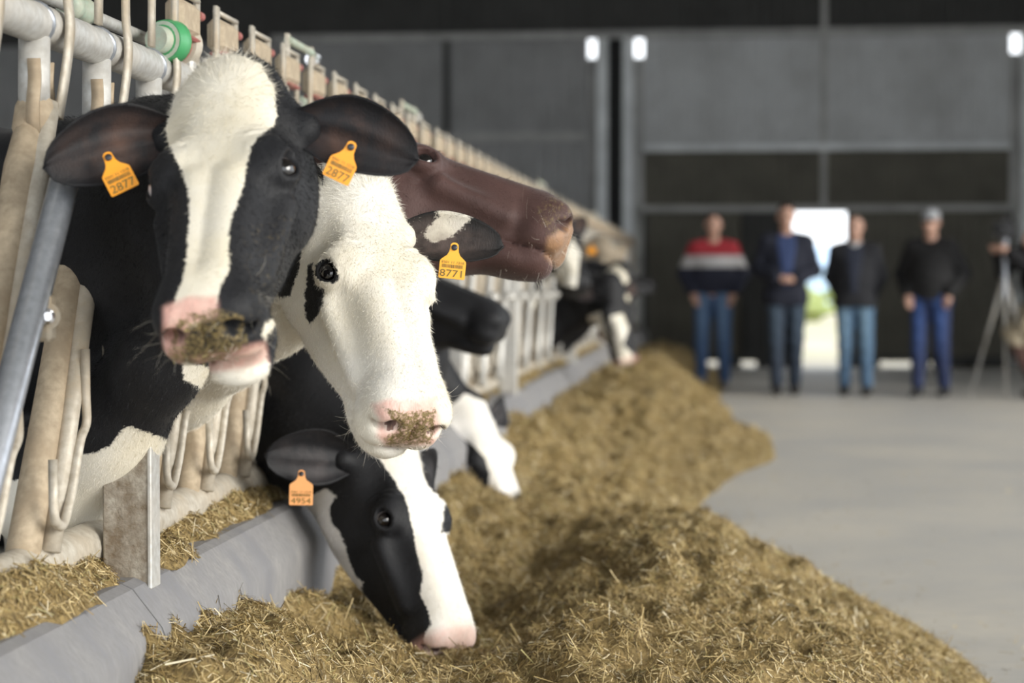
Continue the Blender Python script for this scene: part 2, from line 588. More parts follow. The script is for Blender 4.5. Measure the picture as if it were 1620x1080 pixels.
def head_sdf(p, gape=0.0, detail=True, jx=0.0):
    p0 = p
    y = p[:, 1]; z = p[:, 2]; x = np.abs(p[:, 0])
    q = np.stack([x, y, z], 1)
    zt = np.interp(y, _yf, _zt); zb = np.interp(y, _yf, _zb)
    W = np.interp(y, _yf, _wk); kb = np.interp(y, _yf, _kb)
    zc = (zt + zb) / 2; h = (zt - zb) / 2
    t = np.clip((z - zb) / (zt - zb), 0, 1)
    wz = W * (kb + (1 - kb) * (t * t * (3 - 2 * t)))
    g = ((x / wz) ** 2.7 + (np.abs(z - zc) / h) ** 2.7 + 1e-9) ** (1 / 2.7)
    d = (g - 1) * np.minimum(wz, h) * 0.9
    d = smax(d, y - .545, .05)
    d = smax(d, -.05 - y, .05)
    # poll, brow, orbit, cheek, facial crest
    d = smin(d, sd_ell(q, (0, .000, -.03), (.062, .055, .045)), .04)
    d = smin(d, sd_ell(q, (.077, .213, -.034), (.040, .050, .030)), .032)
    d = smin(d, sd_ell(q, (.074, .14, -.150), (.042, .100, .092)), .035)
    d = smin(d, sd_cap(q, (.095, .275, -.085), (.066, .42, -.105), .020, .016), .03)
    d = smin(d, sd_cap(q, (.030, .27, -.030), (.026, .47, -.040), .022, .020), .03)
    # hollow between orbit and poll, hollow in front of the crest
    d = smax(d, -sd_ell(q, (.125, .130, -.030), (.032, .045, .035)), .035)
    d = smax(d, -sd_ell(q, (.108, .345, -.040), (.026, .06, .026)), .03)
    # muzzle
    d = smin(d, sd_ell(q, (0, .497, -.088), (.079, .055, .066)), .03)
    d = smin(d, sd_ell(q, (.046, .503, -.122), (.036, .046, .036)), .02)
    d = smin(d, sd_ell(q, (.045, .520, -.070), (.030, .034, .030)), .02)
    # lower jaw and lip
    gz = gape
    qj = np.stack([p0[:, 0] - jx, y, z], 1)
    d = smin(d, sd_ell(qj, (0, .455, -.182 - gz * .6), (.052, .075, .029)), .022)
    d = smin(d, sd_ell(qj, (0, .500, -.174 - gz), (.047, .036, .023)), .018)
    if detail:
        # mouth line
        m = sd_ell(q, (0, .505, -.156 - gz * .45), (.090, .075, .0035 + gz * .42))
        d = smax(d, -m, .008)
        # nostril: a comma opening forward and out
        nst = smin(sd_ell(q, (.044, .551, -.078), (.016, .028, .016)), sd_ell(q, (.060, .535, -.092), (.013, .024, .009)), .012)
        d = smax(d, -nst, .010)
        # flat, finely cleft nose pad
        d = smax(d, -sd_ell(q, (0, .560, -.085), (.004, .014, .035)), .008)
        # lids round the eyeball, then the almond opening
        d = smin(d, sd_ell(q, EYE + [.002, 0, 0], (.0265, .034, .0285)), .012)
        d = smax(d, -sd_ell(q, EYE + [.029, .004, .014], (.031, .0295, .0185)), .005)
        d = smax(d, -sd_ell(q, EYE, (.0208, .0208, .0208)), .002)
        er = np.sqrt((y - EYE[1] + .01) ** 2 + ((z - EYE[2] - .008) * 1.1) ** 2)
        d = d + .0013 * np.sin(er * 2 * np.pi / .0125) * np.exp(-((er - .056) / .017) ** 2) * (x > .05) * np.clip((EYE[1] + .03 - y) / .03, 0, 1)
    return d.astype(np.float32)

def ear_mesh(base, tip, nrm, width, cup=0.55, asym=0.0, nu=24, nv=19):
    """leaf-shaped cupped ear, open towards nrm; returns verts, quads, inner flag, (u, v)"""
    base = np.asarray(base, float); tip = np.asarray(tip, float)
    d = tip - base; L = np.linalg.norm(d); d /= L
    n = np.asarray(nrm, float); n = n - d * (n @ d); n /= np.linalg.norm(n)
    s = np.cross(n, d)
    V = []; inner = []; UV = []
    for side in (0, 1):
        for i in range(nu):
            u = i / (nu - 1)
            prof = (0.34 + 0.66 * math.sin(min(1.0, u / 0.50) * math.pi / 2) ** 1.2) if u < 0.50 else math.sqrt(max(0.0, 1 - ((u - 0.50) / 0.50) ** 1.9))
            wv = width / 2 * max(prof, 0.02)
            c = cup * (1.15 - 0.75 * u)
            for j in range(nv):
                v = -1 + 2 * j / (nv - 1)
                a = v * c * 1.5
                rad = wv / max(math.sin(c * 1.5), 0.25)
                off = s * (rad * math.sin(a)) + n * (rad * (1 - math.cos(a))) + s * (asym * width * .16 * math.sin(math.pi * u))
                off = off + n * (.006 * math.exp(-((v - .15) / .16) ** 2) * math.sin(math.pi * min(1, u * 1.1)) - .004 * math.exp(-((v + .3) / .2) ** 2)) + n * (.010 * max(0, abs(v) - .75) / .25 * math.sin(math.pi * u))
                th = 0.0045 * (1 - abs(v) ** 4 * .7) * (1 - u ** 5 * .6)
                droop = -n * 0.012 * u * u
                V.append(base + d * (L * u) + off + droop + n * (th if side == 0 else -th))
                inner.append(1.0 if side == 0 else 0.0); UV.append((u, v))
    Q = []
    N = nu * nv
    for i in range(nu - 1):
        for j in range(nv - 1):
            a = i * nv + j
            Q.append((a, a + 1, a + nv + 1, a + nv)); Q.append((N + a, N + a + nv, N + a + nv + 1, N + a + 1))
    for i in range(nu - 1):
        a = i * nv; Q.append((a, a + nv, N + a + nv, N + a))
        a = i * nv + nv - 1; Q.append((a, N + a, N + a + nv, a + nv))
    for j in range(nv - 1):
        a = (nu - 1) * nv + j; Q.append((a, a + 1, N + a + 1, N + a))
    return np.array(V), np.array(Q), np.array(inner), np.array(UV)

# ------------------------------------------------------------------ cows
def coat_material(name, dark, light, pinkc=(0.62, 0.36, 0.30), dirtc=(0.13, 0.09, 0.04), warm=(0.12, 0.062, 0.042), edge=0.013, sheen=0.25):
    t = NT(name)
    a = t.attr('coat')
    R, G, B = t.sep(a.outputs['Color'])[:3]
    A = a.outputs['Alpha']
    v = t.coord()
    n1 = t.noise(v, 70, 4, 0.6)
    n2 = t.noise(v, 230, 2)
    nf = t.math('ADD', t.math('MULTIPLY', t.math('SUBTRACT', n1, 0.5), edge), t.math('MULTIPLY', t.math('SUBTRACT', n2, 0.5), edge * 0.6))
    f = t.ramp(t.math('ADD', R, nf), -0.0016, 0.0016)
    vl = t.noise(v, 5, 3)
    lightc = t.mix(t.ramp(vl, 0.35, 0.7), light, tuple(x * y for x, y in zip(light, (0.90, 0.86, 0.76))))
    darkc = t.mix(t.ramp(t.noise(v, 9, 3), 0.35, 0.7), dark, tuple(x * 1.5 + 0.002 for x in dark))
    c = t.mix(f, darkc, lightc)
    warmn = t.ramp(t.noise(v, 14, 4), 0.38, 0.66, 0.05, 1.0)
    c = t.mix(t.math('MULTIPLY', A, warmn), c, warm)
    pn = t.ramp(n1, 0.3, 0.7, 0.75, 1.0)
    pk = t.mix(t.ramp(t.noise(v, 45, 3), 0.35, 0.7), pinkc, tuple(min(1, x * 1.25) for x in pinkc))
    c = t.mix(t.math('MULTIPLY', G, pn, clamp=True), c, pk)
    dn = t.ramp(t.math('ADD', t.noise(v, 130, 4, 0.7), t.math('MULTIPLY', B, 0.6)), 0.62, 0.82)
    dcol = t.mix(t.ramp(t.noise(v, 300, 2), 0.35, 0.65), dirtc, (0.26, 0.20, 0.09))
    c = t.mix(t.math('MULTIPLY', dn, t.ramp(B, 0.0, 0.3), clamp=True), c, dcol)
    hb = t.noise(t.coord(scale=(1, 1, 0.3)), 420, 2)
    t.bump(t.math('ADD', hb, t.math('MULTIPLY', n1, 0.5)), 0.28, 0.004)
    rough = t.ramp(G, 0, 1, 0.62, 0.42)
    m = t.out(c, rough)
    t.b.inputs['Specular IOR Level'].default_value = 0.35
    t.b.inputs['Sheen Weight'].default_value = sheen
    t.b.inputs['Sheen Roughness'].default_value = 0.4
    return m

def eye_mesh():
    b = MB(); b.sphere((0, 0, 0), 0.0207, 28, 18)
    V = np.concatenate(b.v)
    return V, b.f

def mat_eye():
    t = NT('cow_eye')
    a = t.attr('eyecol')
    m = t.out(a.outputs['Color'], 0.06)
    t.b.inputs['Coat Weight'].default_value = 1.0
    t.b.inputs['Coat Roughness'].default_value = 0.02
    return m
M['eye'] = mat_eye()
def mat_attr0(name):
    t = NT(name); return t.out(t.attr('coat').outputs['Color'], .7)
M['fleck'] = mat_attr0('feed_fleck')
M['whisker'] = mat_plain('pale_whisker', (0.75, 0.70, 0.60), 0.5)
M['whisker_dark'] = mat_plain('dark_whisker', (0.05, 0.045, 0.04), 0.5)

def text_mesh(s, size):
    cu = bpy.data.curves.new('txt', 'FONT'); cu.body = s; cu.size = size; cu.align_x = 'CENTER'
    cu.resolution_u = 3
    o = bpy.data.objects.new('txt', cu); COL.objects.link(o)
    dg = bpy.context.evaluated_depsgraph_get(); dg.update()
    me = bpy.data.meshes.new_from_object(o.evaluated_get(dg))
    V = np.array([v.co[:] for v in me.vertices]); Fc = [list(p.vertices) for p in me.polygons]
    bpy.data.objects.remove(o); bpy.data.curves.remove(cu); bpy.data.meshes.remove(me)
    return V, Fc

def ear_tag(parent, P, down, face, number, mat, wdt=0.048, hgt=0.066):
    """plastic tag: P stud position, down = hanging direction, face = outward normal"""
    P = np.asarray(P, float)
    d = np.asarray(down, float); d /= np.linalg.norm(d)
    n = np.asarray(face, float); n = n - d * (n @ d); n /= np.linalg.norm(n)
    s = np.cross(n, d) * -1.0           # reading direction, left to right seen from the front
    s = np.cross(-d, n)
    W = wdt / 2; H = hgt
    half = [(0.0, -.010), (.0042, -.0092), (.0075, -.006), (.0080, 0), (.0090, .008), (.0125, .015), (W * .86, .0225), (W * .97, .0255), (W, .029), (W, H - .002), (W - .002, H)]
    out = [(x, y) for x, y in half] + [(-x, y) for x, y in half[::-1][:-1]]
    b = MB(); k = len(out)
    top = [P + s * x + d * y + n * 0.0012 + n * 0.0010 * math.cos(x / W * 1.2) for x, y in out]
    bot = [p - n * 0.0022 for p in top]
    fs = [tuple(range(k))[::-1], tuple(range(k, 2 * k))] + [(i, (i + 1) % k, k + (i + 1) % k, k + i) for i in range(k)]
    b.add(top + bot, fs)
    o = b.build('ear_tag', mat, parent)
    st = MB(); st.lathe([(.0058, 0), (.0058, .003), (.0045, .0042), (.001, .0046)], P + n * 0.0018, n, 14)
    st.lathe([(.0058, 0), (.0058, .003)], P - n * 0.012, n, 12)
    st.build('stud', M['stud'], o, True)
    if not number:
        return o
    pr = MB()
    for txt, sz, yy in ((number, .0195, H - .0035), ('ES01 11 1218', .0066, H - .0290)):
        V, Fc = text_mesh(txt, sz)
        if len(V):
            wx = V[:, 0].max() - V[:, 0].min(); sc = min(1.3, (wdt * 0.84) / wx); V = V.copy(); V[:, 0] *= sc
            pr.add([P + s * q[0] + d * (yy - q[1]) + n * 0.0026 for q in V], Fc)
    rr = random.Random(number)
    x = -W * .80
    while x < W * .78:
        wb = rr.choice((.0005, .0008, .0012))
        pr.add([P + s * (x + a) + d * y + n * 0.0026 for a, y in ((0, H - .0270), (wb, H - .0270), (wb, H - .0205), (0, H - .0205))], [(0, 1, 2, 3)])
        x += wb + rr.choice((.0005, .0008, .001))
    pr.build('tag_print', M['ink'], o)
    return o

def strand_mesh(name, roots, dirs, lens, wd, mat, parent, col=None, bend=0.25, seg=2, grav=0.0):
    """tapered thin strips, one per strand"""
    n = len(roots)
    side = np.cross(dirs, RNG.normal(size=(n, 3))); side /= np.linalg.norm(side, axis=1)[:, None] + 1e-9
    bv = RNG.normal(size=(n, 3)) * bend
    V = []; rows = []
    wd = np.broadcast_to(wd, (n,))
    for i in range(seg + 1):
        t = i / seg
        c = roots + dirs * (lens * t)[:, None] + bv * (lens * t * t)[:, None] + np.array([0, 0, -grav]) * (lens * t * t)[:, None]
        ww = (wd * (1 - 0.85 * t))[:, None] / 2
        V += [c - side * ww, c + side * ww]
    V = np.stack(V, 1).reshape(-1, 3)
    k = 2 * (seg + 1)
    base = np.arange(n) * k
    Q = np.concatenate([np.stack([base + 2 * i, base + 2 * i + 1, base + 2 * i + 3, base + 2 * i + 2], 1) for i in range(seg)])
    me = mesh_from(name, V, Q, [mat])
    if col is not None:
        set_attr(me, 'coat', np.repeat(col, k, axis=0))
    return link(name, me, parent)

def surf_normals(V, Q):
    a = V[Q[:, 1]] - V[Q[:, 0]]; b = V[Q[:, 2]] - V[Q[:, 0]]
    fn = np.cross(a, b)
    N = np.zeros_like(V)
    for k in range(Q.shape[1]):
        np.add.at(N, Q[:, k], fn)
    return N / (np.linalg.norm(N, axis=1)[:, None] + 1e-12)

COWS = []
def build_cow(sp):
    name = 'cow'
    Y0 = sp['Y0']; R, t = sp['R'], sp['t']
    Rf = R.astype(np.float32); tf = t.astype(np.float32)
    yaw = math.radians(sp.get('yaw', 0.0)); cy, sy = math.cos(yaw), math.sin(yaw)
    piv = np.array([-1.45, Y0, 0.0], np.float32)
    dX = sp.get('dx', 0.0)
    def BW(x, y, z):      # body point -> world
        p = np.array([x + 1.45, y, z]); return np.array([cy * p[0] - sy * p[1] + piv[0] + dX, sy * p[0] + cy * p[1] + Y0, p[2]])
    def HW(x, y, z):
        return R @ np.array([x, y, z]) + t
    nm = np.array(sp.get('nm', (0, 0, 0)), float)
    ch = []
    for a, b, ra, rm, rb in ((HW(0, .035, -.055), BW(-1.72, 0, 1.25), .056, .066, .10),
                             (HW(0, .055, -.10), BW(-1.66, 0, 1.07), .076, .092, .15),
                             (HW(0, .075, -.16), BW(-1.54, 0, .90), .075, .092, .15),
                             (HW(0, .09, -.20), BW(*sp.get('brisk', (-1.44, 0, .70))), .058, .074, .12)):
        mid = (a + b) / 2 + nm
        q1 = a * .5625 + mid * .375 + b * .0625
        q3 = a * .0625 + mid * .375 + b * .5625
        q2 = a * .25 + mid * .5 + b * .25
        ch.append(([a, q1, q2, q3, b], [ra, (ra + rm) / 2, rm, (rm + rb) / 2, rb]))
    body_prims = []
    legs = [([BW(-1.70, s * .14, .82), BW(-1.66, s * .14, .45), BW(-1.66, s * .14, .14), BW(-1.64, s * .14, .035)], [.095, .052, .036, .055]) for s in (-1, 1)]
    legs += [([BW(-2.92, s * .15, .95), BW(-3.08, s * .15, .56), BW(-3.02, s * .15, .16), BW(-3.0, s * .15, .035)], [.17, .058, .040, .055]) for s in (-1, 1)]
    Rb = np.array([[cy, -sy, 0], [sy, cy, 0], [0, 0, 1]])
    gape = sp.get('gape', 0.0)
    EB = {}
    for sgn, e in sp.get('ears', {}).items():
        base = HW(sgn * e.get('bx', .085), e.get('by', .055), e.get('bz', -.065))
        tip = atY(e['tip'][0], e['tip'][1], base[1] + e.get('dy', 0.0)) if 'tip' in e else base + R @ np.asarray(e['dir'], float) / np.linalg.norm(e['dir']) * e.get('len', .19)
        EB[sgn] = (base, tip)
    fine = sp['h'] < .008
    def f(p):
        p = p.astype(np.float32)
        hl = (p - tf) @ Rf
        out = np.full(len(p), 9.0, np.float32)
        near = (hl[:, 0] ** 2 + (hl[:, 1] - .25) ** 2 + (hl[:, 2] + .1) ** 2) < 0.62 ** 2
        out[~near] = 0.35
        if near.any():
            out[near] = head_sdf(hl[near], gape, fine, sp.get('jx', 0.0))
        for sgn, (eb, et) in EB.items():
            out = smin(out, sd_cap(p, HW(sgn * .050, .06, -.075), eb + (et - eb) * .13, .046, .025), .04)
        nk = None
        for pts, rs in ch:
            c = sd_chain(p, pts, rs, .05)
            nk = c if nk is None else smin(nk, c, .06)
        bd = sd_ell(p, BW(-2.35, 0, .93), (.92, .27, .37), Rb)
        bd = smin(bd, sd_ell(p, BW(-1.70, 0, .88), (.27, .21, .37), Rb), .12)
        bd = smin(bd, sd_ell(p, BW(-2.92, 0, 1.08), (.30, .24, .25), Rb), .12)
        for pts, rs in legs:
            bd = smin(bd, sd_chain(p, pts, rs, .03), .07)
        bd = smin(bd, sd_chain(p, [BW(-3.2, 0, 1.32), BW(-3.30, 0, 1.0), BW(-3.28, 0, .55)], [.03, .022, .035], .02), .04)
        nk = smin(nk, bd, .12)
        return smin(out, nk, .045).astype(np.float32)
    hc = np.array([HW(x, y, z) for x in (-.14, .14) for y in (-.06, .58) for z in (-.25, .04)])
    flo = hc.min(0); fhi = hc.max(0)
    lo = np.minimum(flo, [-3.5 - .0 + dX, Y0 - .75, -.02]) - .04
    hi = np.maximum(fhi, [-1.2 + dX, Y0 + .75, 1.5]) + .04
    h = sp['h']
    xs, ys, zs = [axis_graded(lo[i], hi[i], flo[i], fhi[i], h, max(.028, h * 1.6)) for i in range(3)]
    V, Q = polygonise(f, xs, ys, zs)
    nb = len(V)
    coat = np.zeros((nb, 4), np.float32)
    hl = (V - t) @ R
    inner_flags = [np.zeros(nb)]
    earinfo = {}
    Vs, Qs, uvs = [V], [Q], [np.zeros((nb, 2))]
    off = nb
    for sgn, e in sp.get('ears', {}).items():
        base, tip = EB[sgn]
        nrm = np.asarray(e.get('n', CAM - base), float)
        ev, eq, ei, euv = ear_mesh(base, tip, nrm, e.get('w', .125), e.get('cup', .60), e.get('asym', 0.0))
        earinfo[sgn] = (ev, ei, euv)
        Vs.append(ev); Qs.append(eq + off); inner_flags.append(ei); uvs.append(euv); off += len(ev)
    V = np.concatenate(Vs).astype(np.float32); Q = np.concatenate(Qs); inn = np.concatenate(inner_flags); UV = np.concatenate(uvs)
    coat = np.zeros((len(V), 4), np.float32)
    px, z = project(V)
    ppm = F / z
    if 'white' in sp:
        d = np.full(len(V), -60.0)
        for pl in sp['white']: d = np.maximum(d, poly_sd(px, pl))
    else:
        d = np.full(len(V), 60.0)
    for pl in sp.get('black', ()): d = np.minimum(d, -poly_sd(px, pl))
    if 'base' in sp:
        d = np.full(len(V), sp['base'] * 60.0)
    coat[:, 0] = d / ppm
    hl = (V - t) @ R
    if 'fn' in sp:
        coat[:, 0] = sp['fn'](hl, V, coat[:, 0])
    isear = np.arange(len(V)) >= nb
    if 'ear_pat' in sp:
        coat[isear, 0] = sp['ear_pat'](UV[isear], inn[isear], V[isear])
    for pl, amt in sp.get('pink', ()):
        coat[:, 1] = np.maximum(coat[:, 1], amt * np.clip(poly_sd(px, pl) / 9 + .5, 0, 1) * (hl[:, 1] > .3))
    for pl, amt in sp.get('dirt', ()):
        coat[:, 2] = np.maximum(coat[:, 2], amt * np.clip(poly_sd(px, pl) / 8 + .5, 0, 1) * (hl[:, 1] > .3))
    if sp.get('autopink', 0):
        coat[:, 1] = np.maximum(coat[:, 1], sp['autopink'] * np.clip((hl[:, 1] - .505) / .02, 0, 1) * ~isear)
    # inside of the eye opening is dark
    for s in (-1, 1):
        e = np.linalg.norm(hl - EYE * [s, 1, 1], axis=1)
        coat[:, 0] = np.where((e < .0285) & ~isear & (np.abs(hl[:, 0]) > .09), np.minimum(coat[:, 0], -.01 if fine else 9), coat[:, 0])
    nst = np.minimum(np.linalg.norm((hl - [.047, .545, -.079]) / [.016, .03, .016], axis=1), np.linalg.norm((hl - [-.047, .545, -.079]) / [.016, .03, .016], axis=1))
    dk = np.clip(1.25 - nst, 0, 1) * 3
    dk = np.clip(dk, 0, 1) * ~isear if fine else 0
    coat[:, 2] *= 1 - dk
    coat[:, 1] *= 1 - dk * .8
    coat[:, 0] = np.where(dk > .5, -.02, coat[:, 0])
    coat[:, 3] = inn * np.clip(1 - np.abs(UV[:, 1]) ** 2, 0, 1) * np.clip(1.05 - np.abs(UV[:, 0] - .45) * 1.9, 0, 1) * sp.get('warm', .75)
    root = empty(name, tuple(BW(-2.3, 0, 0)), sp['label'], 'cow', sp.get('group', 'dairy cows at the headlock fence'))
    me = mesh_from('cow_body', V, Q, [sp['mat']], True)
    set_attr(me, 'coat', coat)
    body = link('body', me, root)
    COWS.append(V)
    # eyes
    if fine or sp['h'] < .012:
        EV, EF = eye_mesh()
        for s in (-1, 1):
            c = HW(*(EYE * [s, 1, 1]))
            look = R @ np.array([s * .8, .42, .25]) if 'look' not in sp else np.asarray(sp['look'], float)
            look = look / np.linalg.norm(look)
            W = EV + c
            ct = (EV / .0207) @ look
            dk = np.array([.004, .003, .003]); ir = np.array([.010, .007, .006]); scl = np.array([.55, .50, .50])
            k = np.clip((.38 - ct) / .06, 0, 1)[:, None]; k2 = np.clip((.80 - ct) / .05, 0, 1)[:, None]
            colr = (dk * (1 - k2) + ir * k2) * (1 - k) + scl * k
            em = mesh_from('cow_eye', W, EF, [M['eye']], True)
            set_attr(em, 'eyecol', colr)
            link('eye', em, root)
    # tags
    for tg in sp.get('tags', ()):
        sgn, st, bot, num, mt = tg[:5]
        ev, ei, euv = earinfo[sgn]
        epx, ez = project(ev)
        vis = np.where(ei > .5)[0]
        k = vis[np.argmin(((epx[vis] - st) ** 2).sum(1))]
        mid = (np.asarray(st, float) + np.asarray(bot, float)) / 2
        cl_ = ((epx - mid) ** 2).sum(1) < (1.1 * np.linalg.norm(np.asarray(st, float) - bot)) ** 2
        Yst = min(ev[k][1], ev[cl_][:, 1].min() if cl_.any() else 99) - .004
        P = atY(st[0], st[1], Yst)
        Bt = atY(bot[0], bot[1], Yst - tg[5] if len(tg) > 5 else Yst - .004)
        dn = Bt - P
        ear_tag(root, P, dn, CAM - P + np.array([0, 0, 0.2]), num, mt, tg[6] if len(tg) > 6 else .048, np.linalg.norm(dn))
    # whiskers and hair
    N = surf_normals(V, Q)
    tang = R @ np.array([0, 1.0, 0])
    if sp.get('whisk', 0):
        mz = np.where((hl[:, 1] > .44) & (hl[:, 1] < .56) & (hl[:, 2] < -.06) & ~isear & (nst > 1.4))[0]
        k = RNG.choice(mz, min(len(mz), sp['whisk']), replace=False)
        dr = N[k] + RNG.normal(size=(len(k), 3)) * .35
        dr /= np.linalg.norm(dr, axis=1)[:, None]
        strand_mesh('whiskers', V[k].astype(float), dr, RNG.uniform(.012, .055, len(k)), RNG.uniform(.0003, .0006, len(k)), M[sp.get('whmat', 'whisker')], body, bend=.25, seg=3)
    if sp.get('flecks', 0):
        mz = np.where((coat[:, 2] > .25) & ~isear & (hl[:, 1] > .42))[0]
        k = RNG.choice(mz, sp['flecks'])
        dr = RNG.normal(size=(len(k), 3)); dr = dr - N[k] * (dr * N[k]).sum(1)[:, None] * .8
        dr /= np.linalg.norm(dr, axis=1)[:, None]
        pal = np.array([(.42, .34, .14), (.25, .18, .06), (.13, .10, .03), (.55, .47, .22)])
        fo = strand_mesh('feed_flecks', V[k] + N[k] * .001 + RNG.normal(size=(len(k), 3)) * .002, dr, RNG.uniform(.003, .014, len(k)), RNG.uniform(.0012, .0026, len(k)), M['fleck'], body,
                    np.c_[pal[RNG.choice(4, len(k))] * RNG.uniform(.7, 1.1, (len(k), 1)), np.ones(len(k))], bend=.2, seg=1)
    nh = sp.get('hair', 0)
    if nh:
        a = V[Q[:, 2]] - V[Q[:, 0]]; b2 = V[Q[:, 3]] - V[Q[:, 1]]
        ar = np.linalg.norm(np.cross(a, b2), axis=1) / 2
        ctr = V[Q].mean(1)
        cl = (ctr - t) @ R
        fn = N[Q].mean(1)
        face = ((fn * (CAM - ctr)).sum(1) / np.linalg.norm(CAM - ctr, axis=1))
        wgt = ar * (face > -.25) * (ctr[:, 0] > -1.35 + dX)
        pk = coat[Q, 1].mean(1); wgt = wgt * (pk < .4) * np.where(cl[:, 1] > .53, 0.15, 1)
        eyed = np.minimum(np.linalg.norm(cl - EYE, axis=1), np.linalg.norm(cl - EYE * [-1, 1, 1], axis=1))
        wgt = wgt * (eyed > .027)
        fi = RNG.choice(len(Q), nh, p=wgt / wgt.sum())
        u = RNG.dirichlet((1, 1, 1, 1), nh)
        q = Q[fi]
        P = np.einsum('nk,nkd->nd', u, V[q]).astype(float)
        C4 = np.einsum('nk,nkd->nd', u, coat[q])
        n3 = N[q].mean(1)
        lc = (P - t) @ R
        # hair grows away from the forehead whorl, down the face, back along the neck
        flow = np.zeros((nh, 3))
        onh = (lc[:, 1] > -.02) & (np.abs(lc[:, 0]) < .16) & (lc[:, 2] > -.3) & (lc[:, 1] < .6)
        fl = np.stack([lc[:, 0] * 4.0, np.where(lc[:, 1] < .12, -.6 + lc[:, 1] * 8, .8), np.full(nh, -.25)], 1)
        flow[onh] = fl[onh] @ R.T
        flow[~onh] = np.array([-.5, 0, -.8])
        ear = (fi >= len(Q) - sum(len(x) for x in Qs[1:])) if len(Qs) > 1 else np.zeros(nh, bool)
        flow[ear] = RNG.normal(size=(ear.sum(), 3)) * .9
        flow = flow - n3 * (flow * n3).sum(1)[:, None]
        flow /= np.linalg.norm(flow, axis=1)[:, None] + 1e-9
        dr = flow * 1.0 + n3 * RNG.uniform(.22, .55, nh)[:, None] + RNG.normal(size=(nh, 3)) * .22
        dr /= np.linalg.norm(dr, axis=1)[:, None]
        ln = RNG.uniform(.005, .010, nh)
        poll = np.clip(1 - np.linalg.norm(lc - [0, .01, -.01], axis=1) / .12, 0, 1)
        ln = ln * (1 + 2.0 * poll)
        ln[ear] *= 1.4
        strand_mesh('coat_hair', P - n3 * .001, dr, ln, RNG.uniform(.0005, .0010, nh), sp['mat'], body, C4, bend=.25, seg=2)
    for ch_ in body.children:
        ch_['kind'] = 'stuff'
    return root

def poseP(yd, zd, loc, px, Y):
    R = basis(yd, zd)
    return R, atY(px[0], px[1], Y) - R @ np.asarray(loc, float)

HOL = coat_material('holstein_coat', (0.0065, 0.0068, 0.0085), (0.80, 0.765, 0.68), sheen=.06)
HOL2 = coat_material('holstein_coat_white', (0.0065, 0.0065, 0.007), (0.82, 0.79, 0.72), warm=(0.22, 0.16, 0.14), sheen=.06)
HOL3 = coat_material('holstein_coat_blue_black', (0.006, 0.0063, 0.008), (0.82, 0.80, 0.77), warm=(0.09, 0.075, 0.075), sheen=.06)
BRN = coat_material('brown_coat', (0.058, 0.029, 0.025), (0.60, 0.45, 0.30), pinkc=(0.30, 0.17, 0.09), warm=(0.12, 0.05, 0.04), sheen=0.2)
DUN = coat_material('dun_coat', (0.23, 0.19, 0.14), (0.6, 0.55, 0.45))

# --- cow with a broad white blaze, looking at the camera
R0, t0 = poseP((-.05, -.45, -.9), (.15, -.9, .4), (0, 0, 0), (352, 90), 3.4)
R1, t1, e1 = fit_pose(R0, t0, [((0, -.02, -.005), (352, 92), 1), ((-.115, .23, -.045), (452, 274), 1.2), ((.115, .23, -.045), (240, 276), .4), ((-.100, .30, -.15), (474, 395), 2.5), ((-.070, .42, -.19), (442, 508), 2.5),
                               ((.044, .548, -.078), (272, 512), 1), ((-.044, .548, -.078), (362, 514), 1), ((0, .50, -.028), (318, 468), .6),
                               ((0, .50, -.215), (366, 600), .7)], 3.35)
# --- white-faced cow
R0, t0 = poseP((.25, -.35, -.9), (.35, -.85, .4), (0, 0, 0), (580, 285), 4.0)
R2, t2, e2 = fit_pose(R0, t0, [((0, -.02, -.005), (572, 290), .6), ((.115, .23, -.045), (513, 426), 1.2), ((-.115, .23, -.045), (676, 432), .5),
                               ((.046, .548, -.078), (615, 655), 1), ((-.044, .548, -.078), (680, 655), .6), ((0, .51, -.18), (645, 705), .7), ((.085, .15, -.25), (460, 470), 1.2), ((.06, .35, -.225), (500, 620), 2.2), ((.05, .44, -.20), (560, 688), 1.2)], 3.95)
# --- black and white cow eating
R0, t0 = poseP((.25, -.05, -1.0), (.45, -.85, .1), (0, 0, 0), (625, 705), 4.8)
R4, t4, e4 = fit_pose(R0, t0, [((0, -.01, -.005), (625, 700), .6), ((.115, .23, -.045), (606, 816), 1.2), ((-.115, .23, -.045), (722, 800), .7),
                               ((0, .52, -.035), (722, 990), 1), ((.068, .13, -.25), (506, 818), 1), ((.062, .25, -.225), (545, 900), 1), ((.055, .36, -.20), (592, 978), 1)], 4.8)
# --- brown cow, muzzle raised
R3, t3 = poseP((.95, -.04, -.25), (.25, .36, .90), (.05, .545, -.078), (896, 352), 4.15); e3 = 0

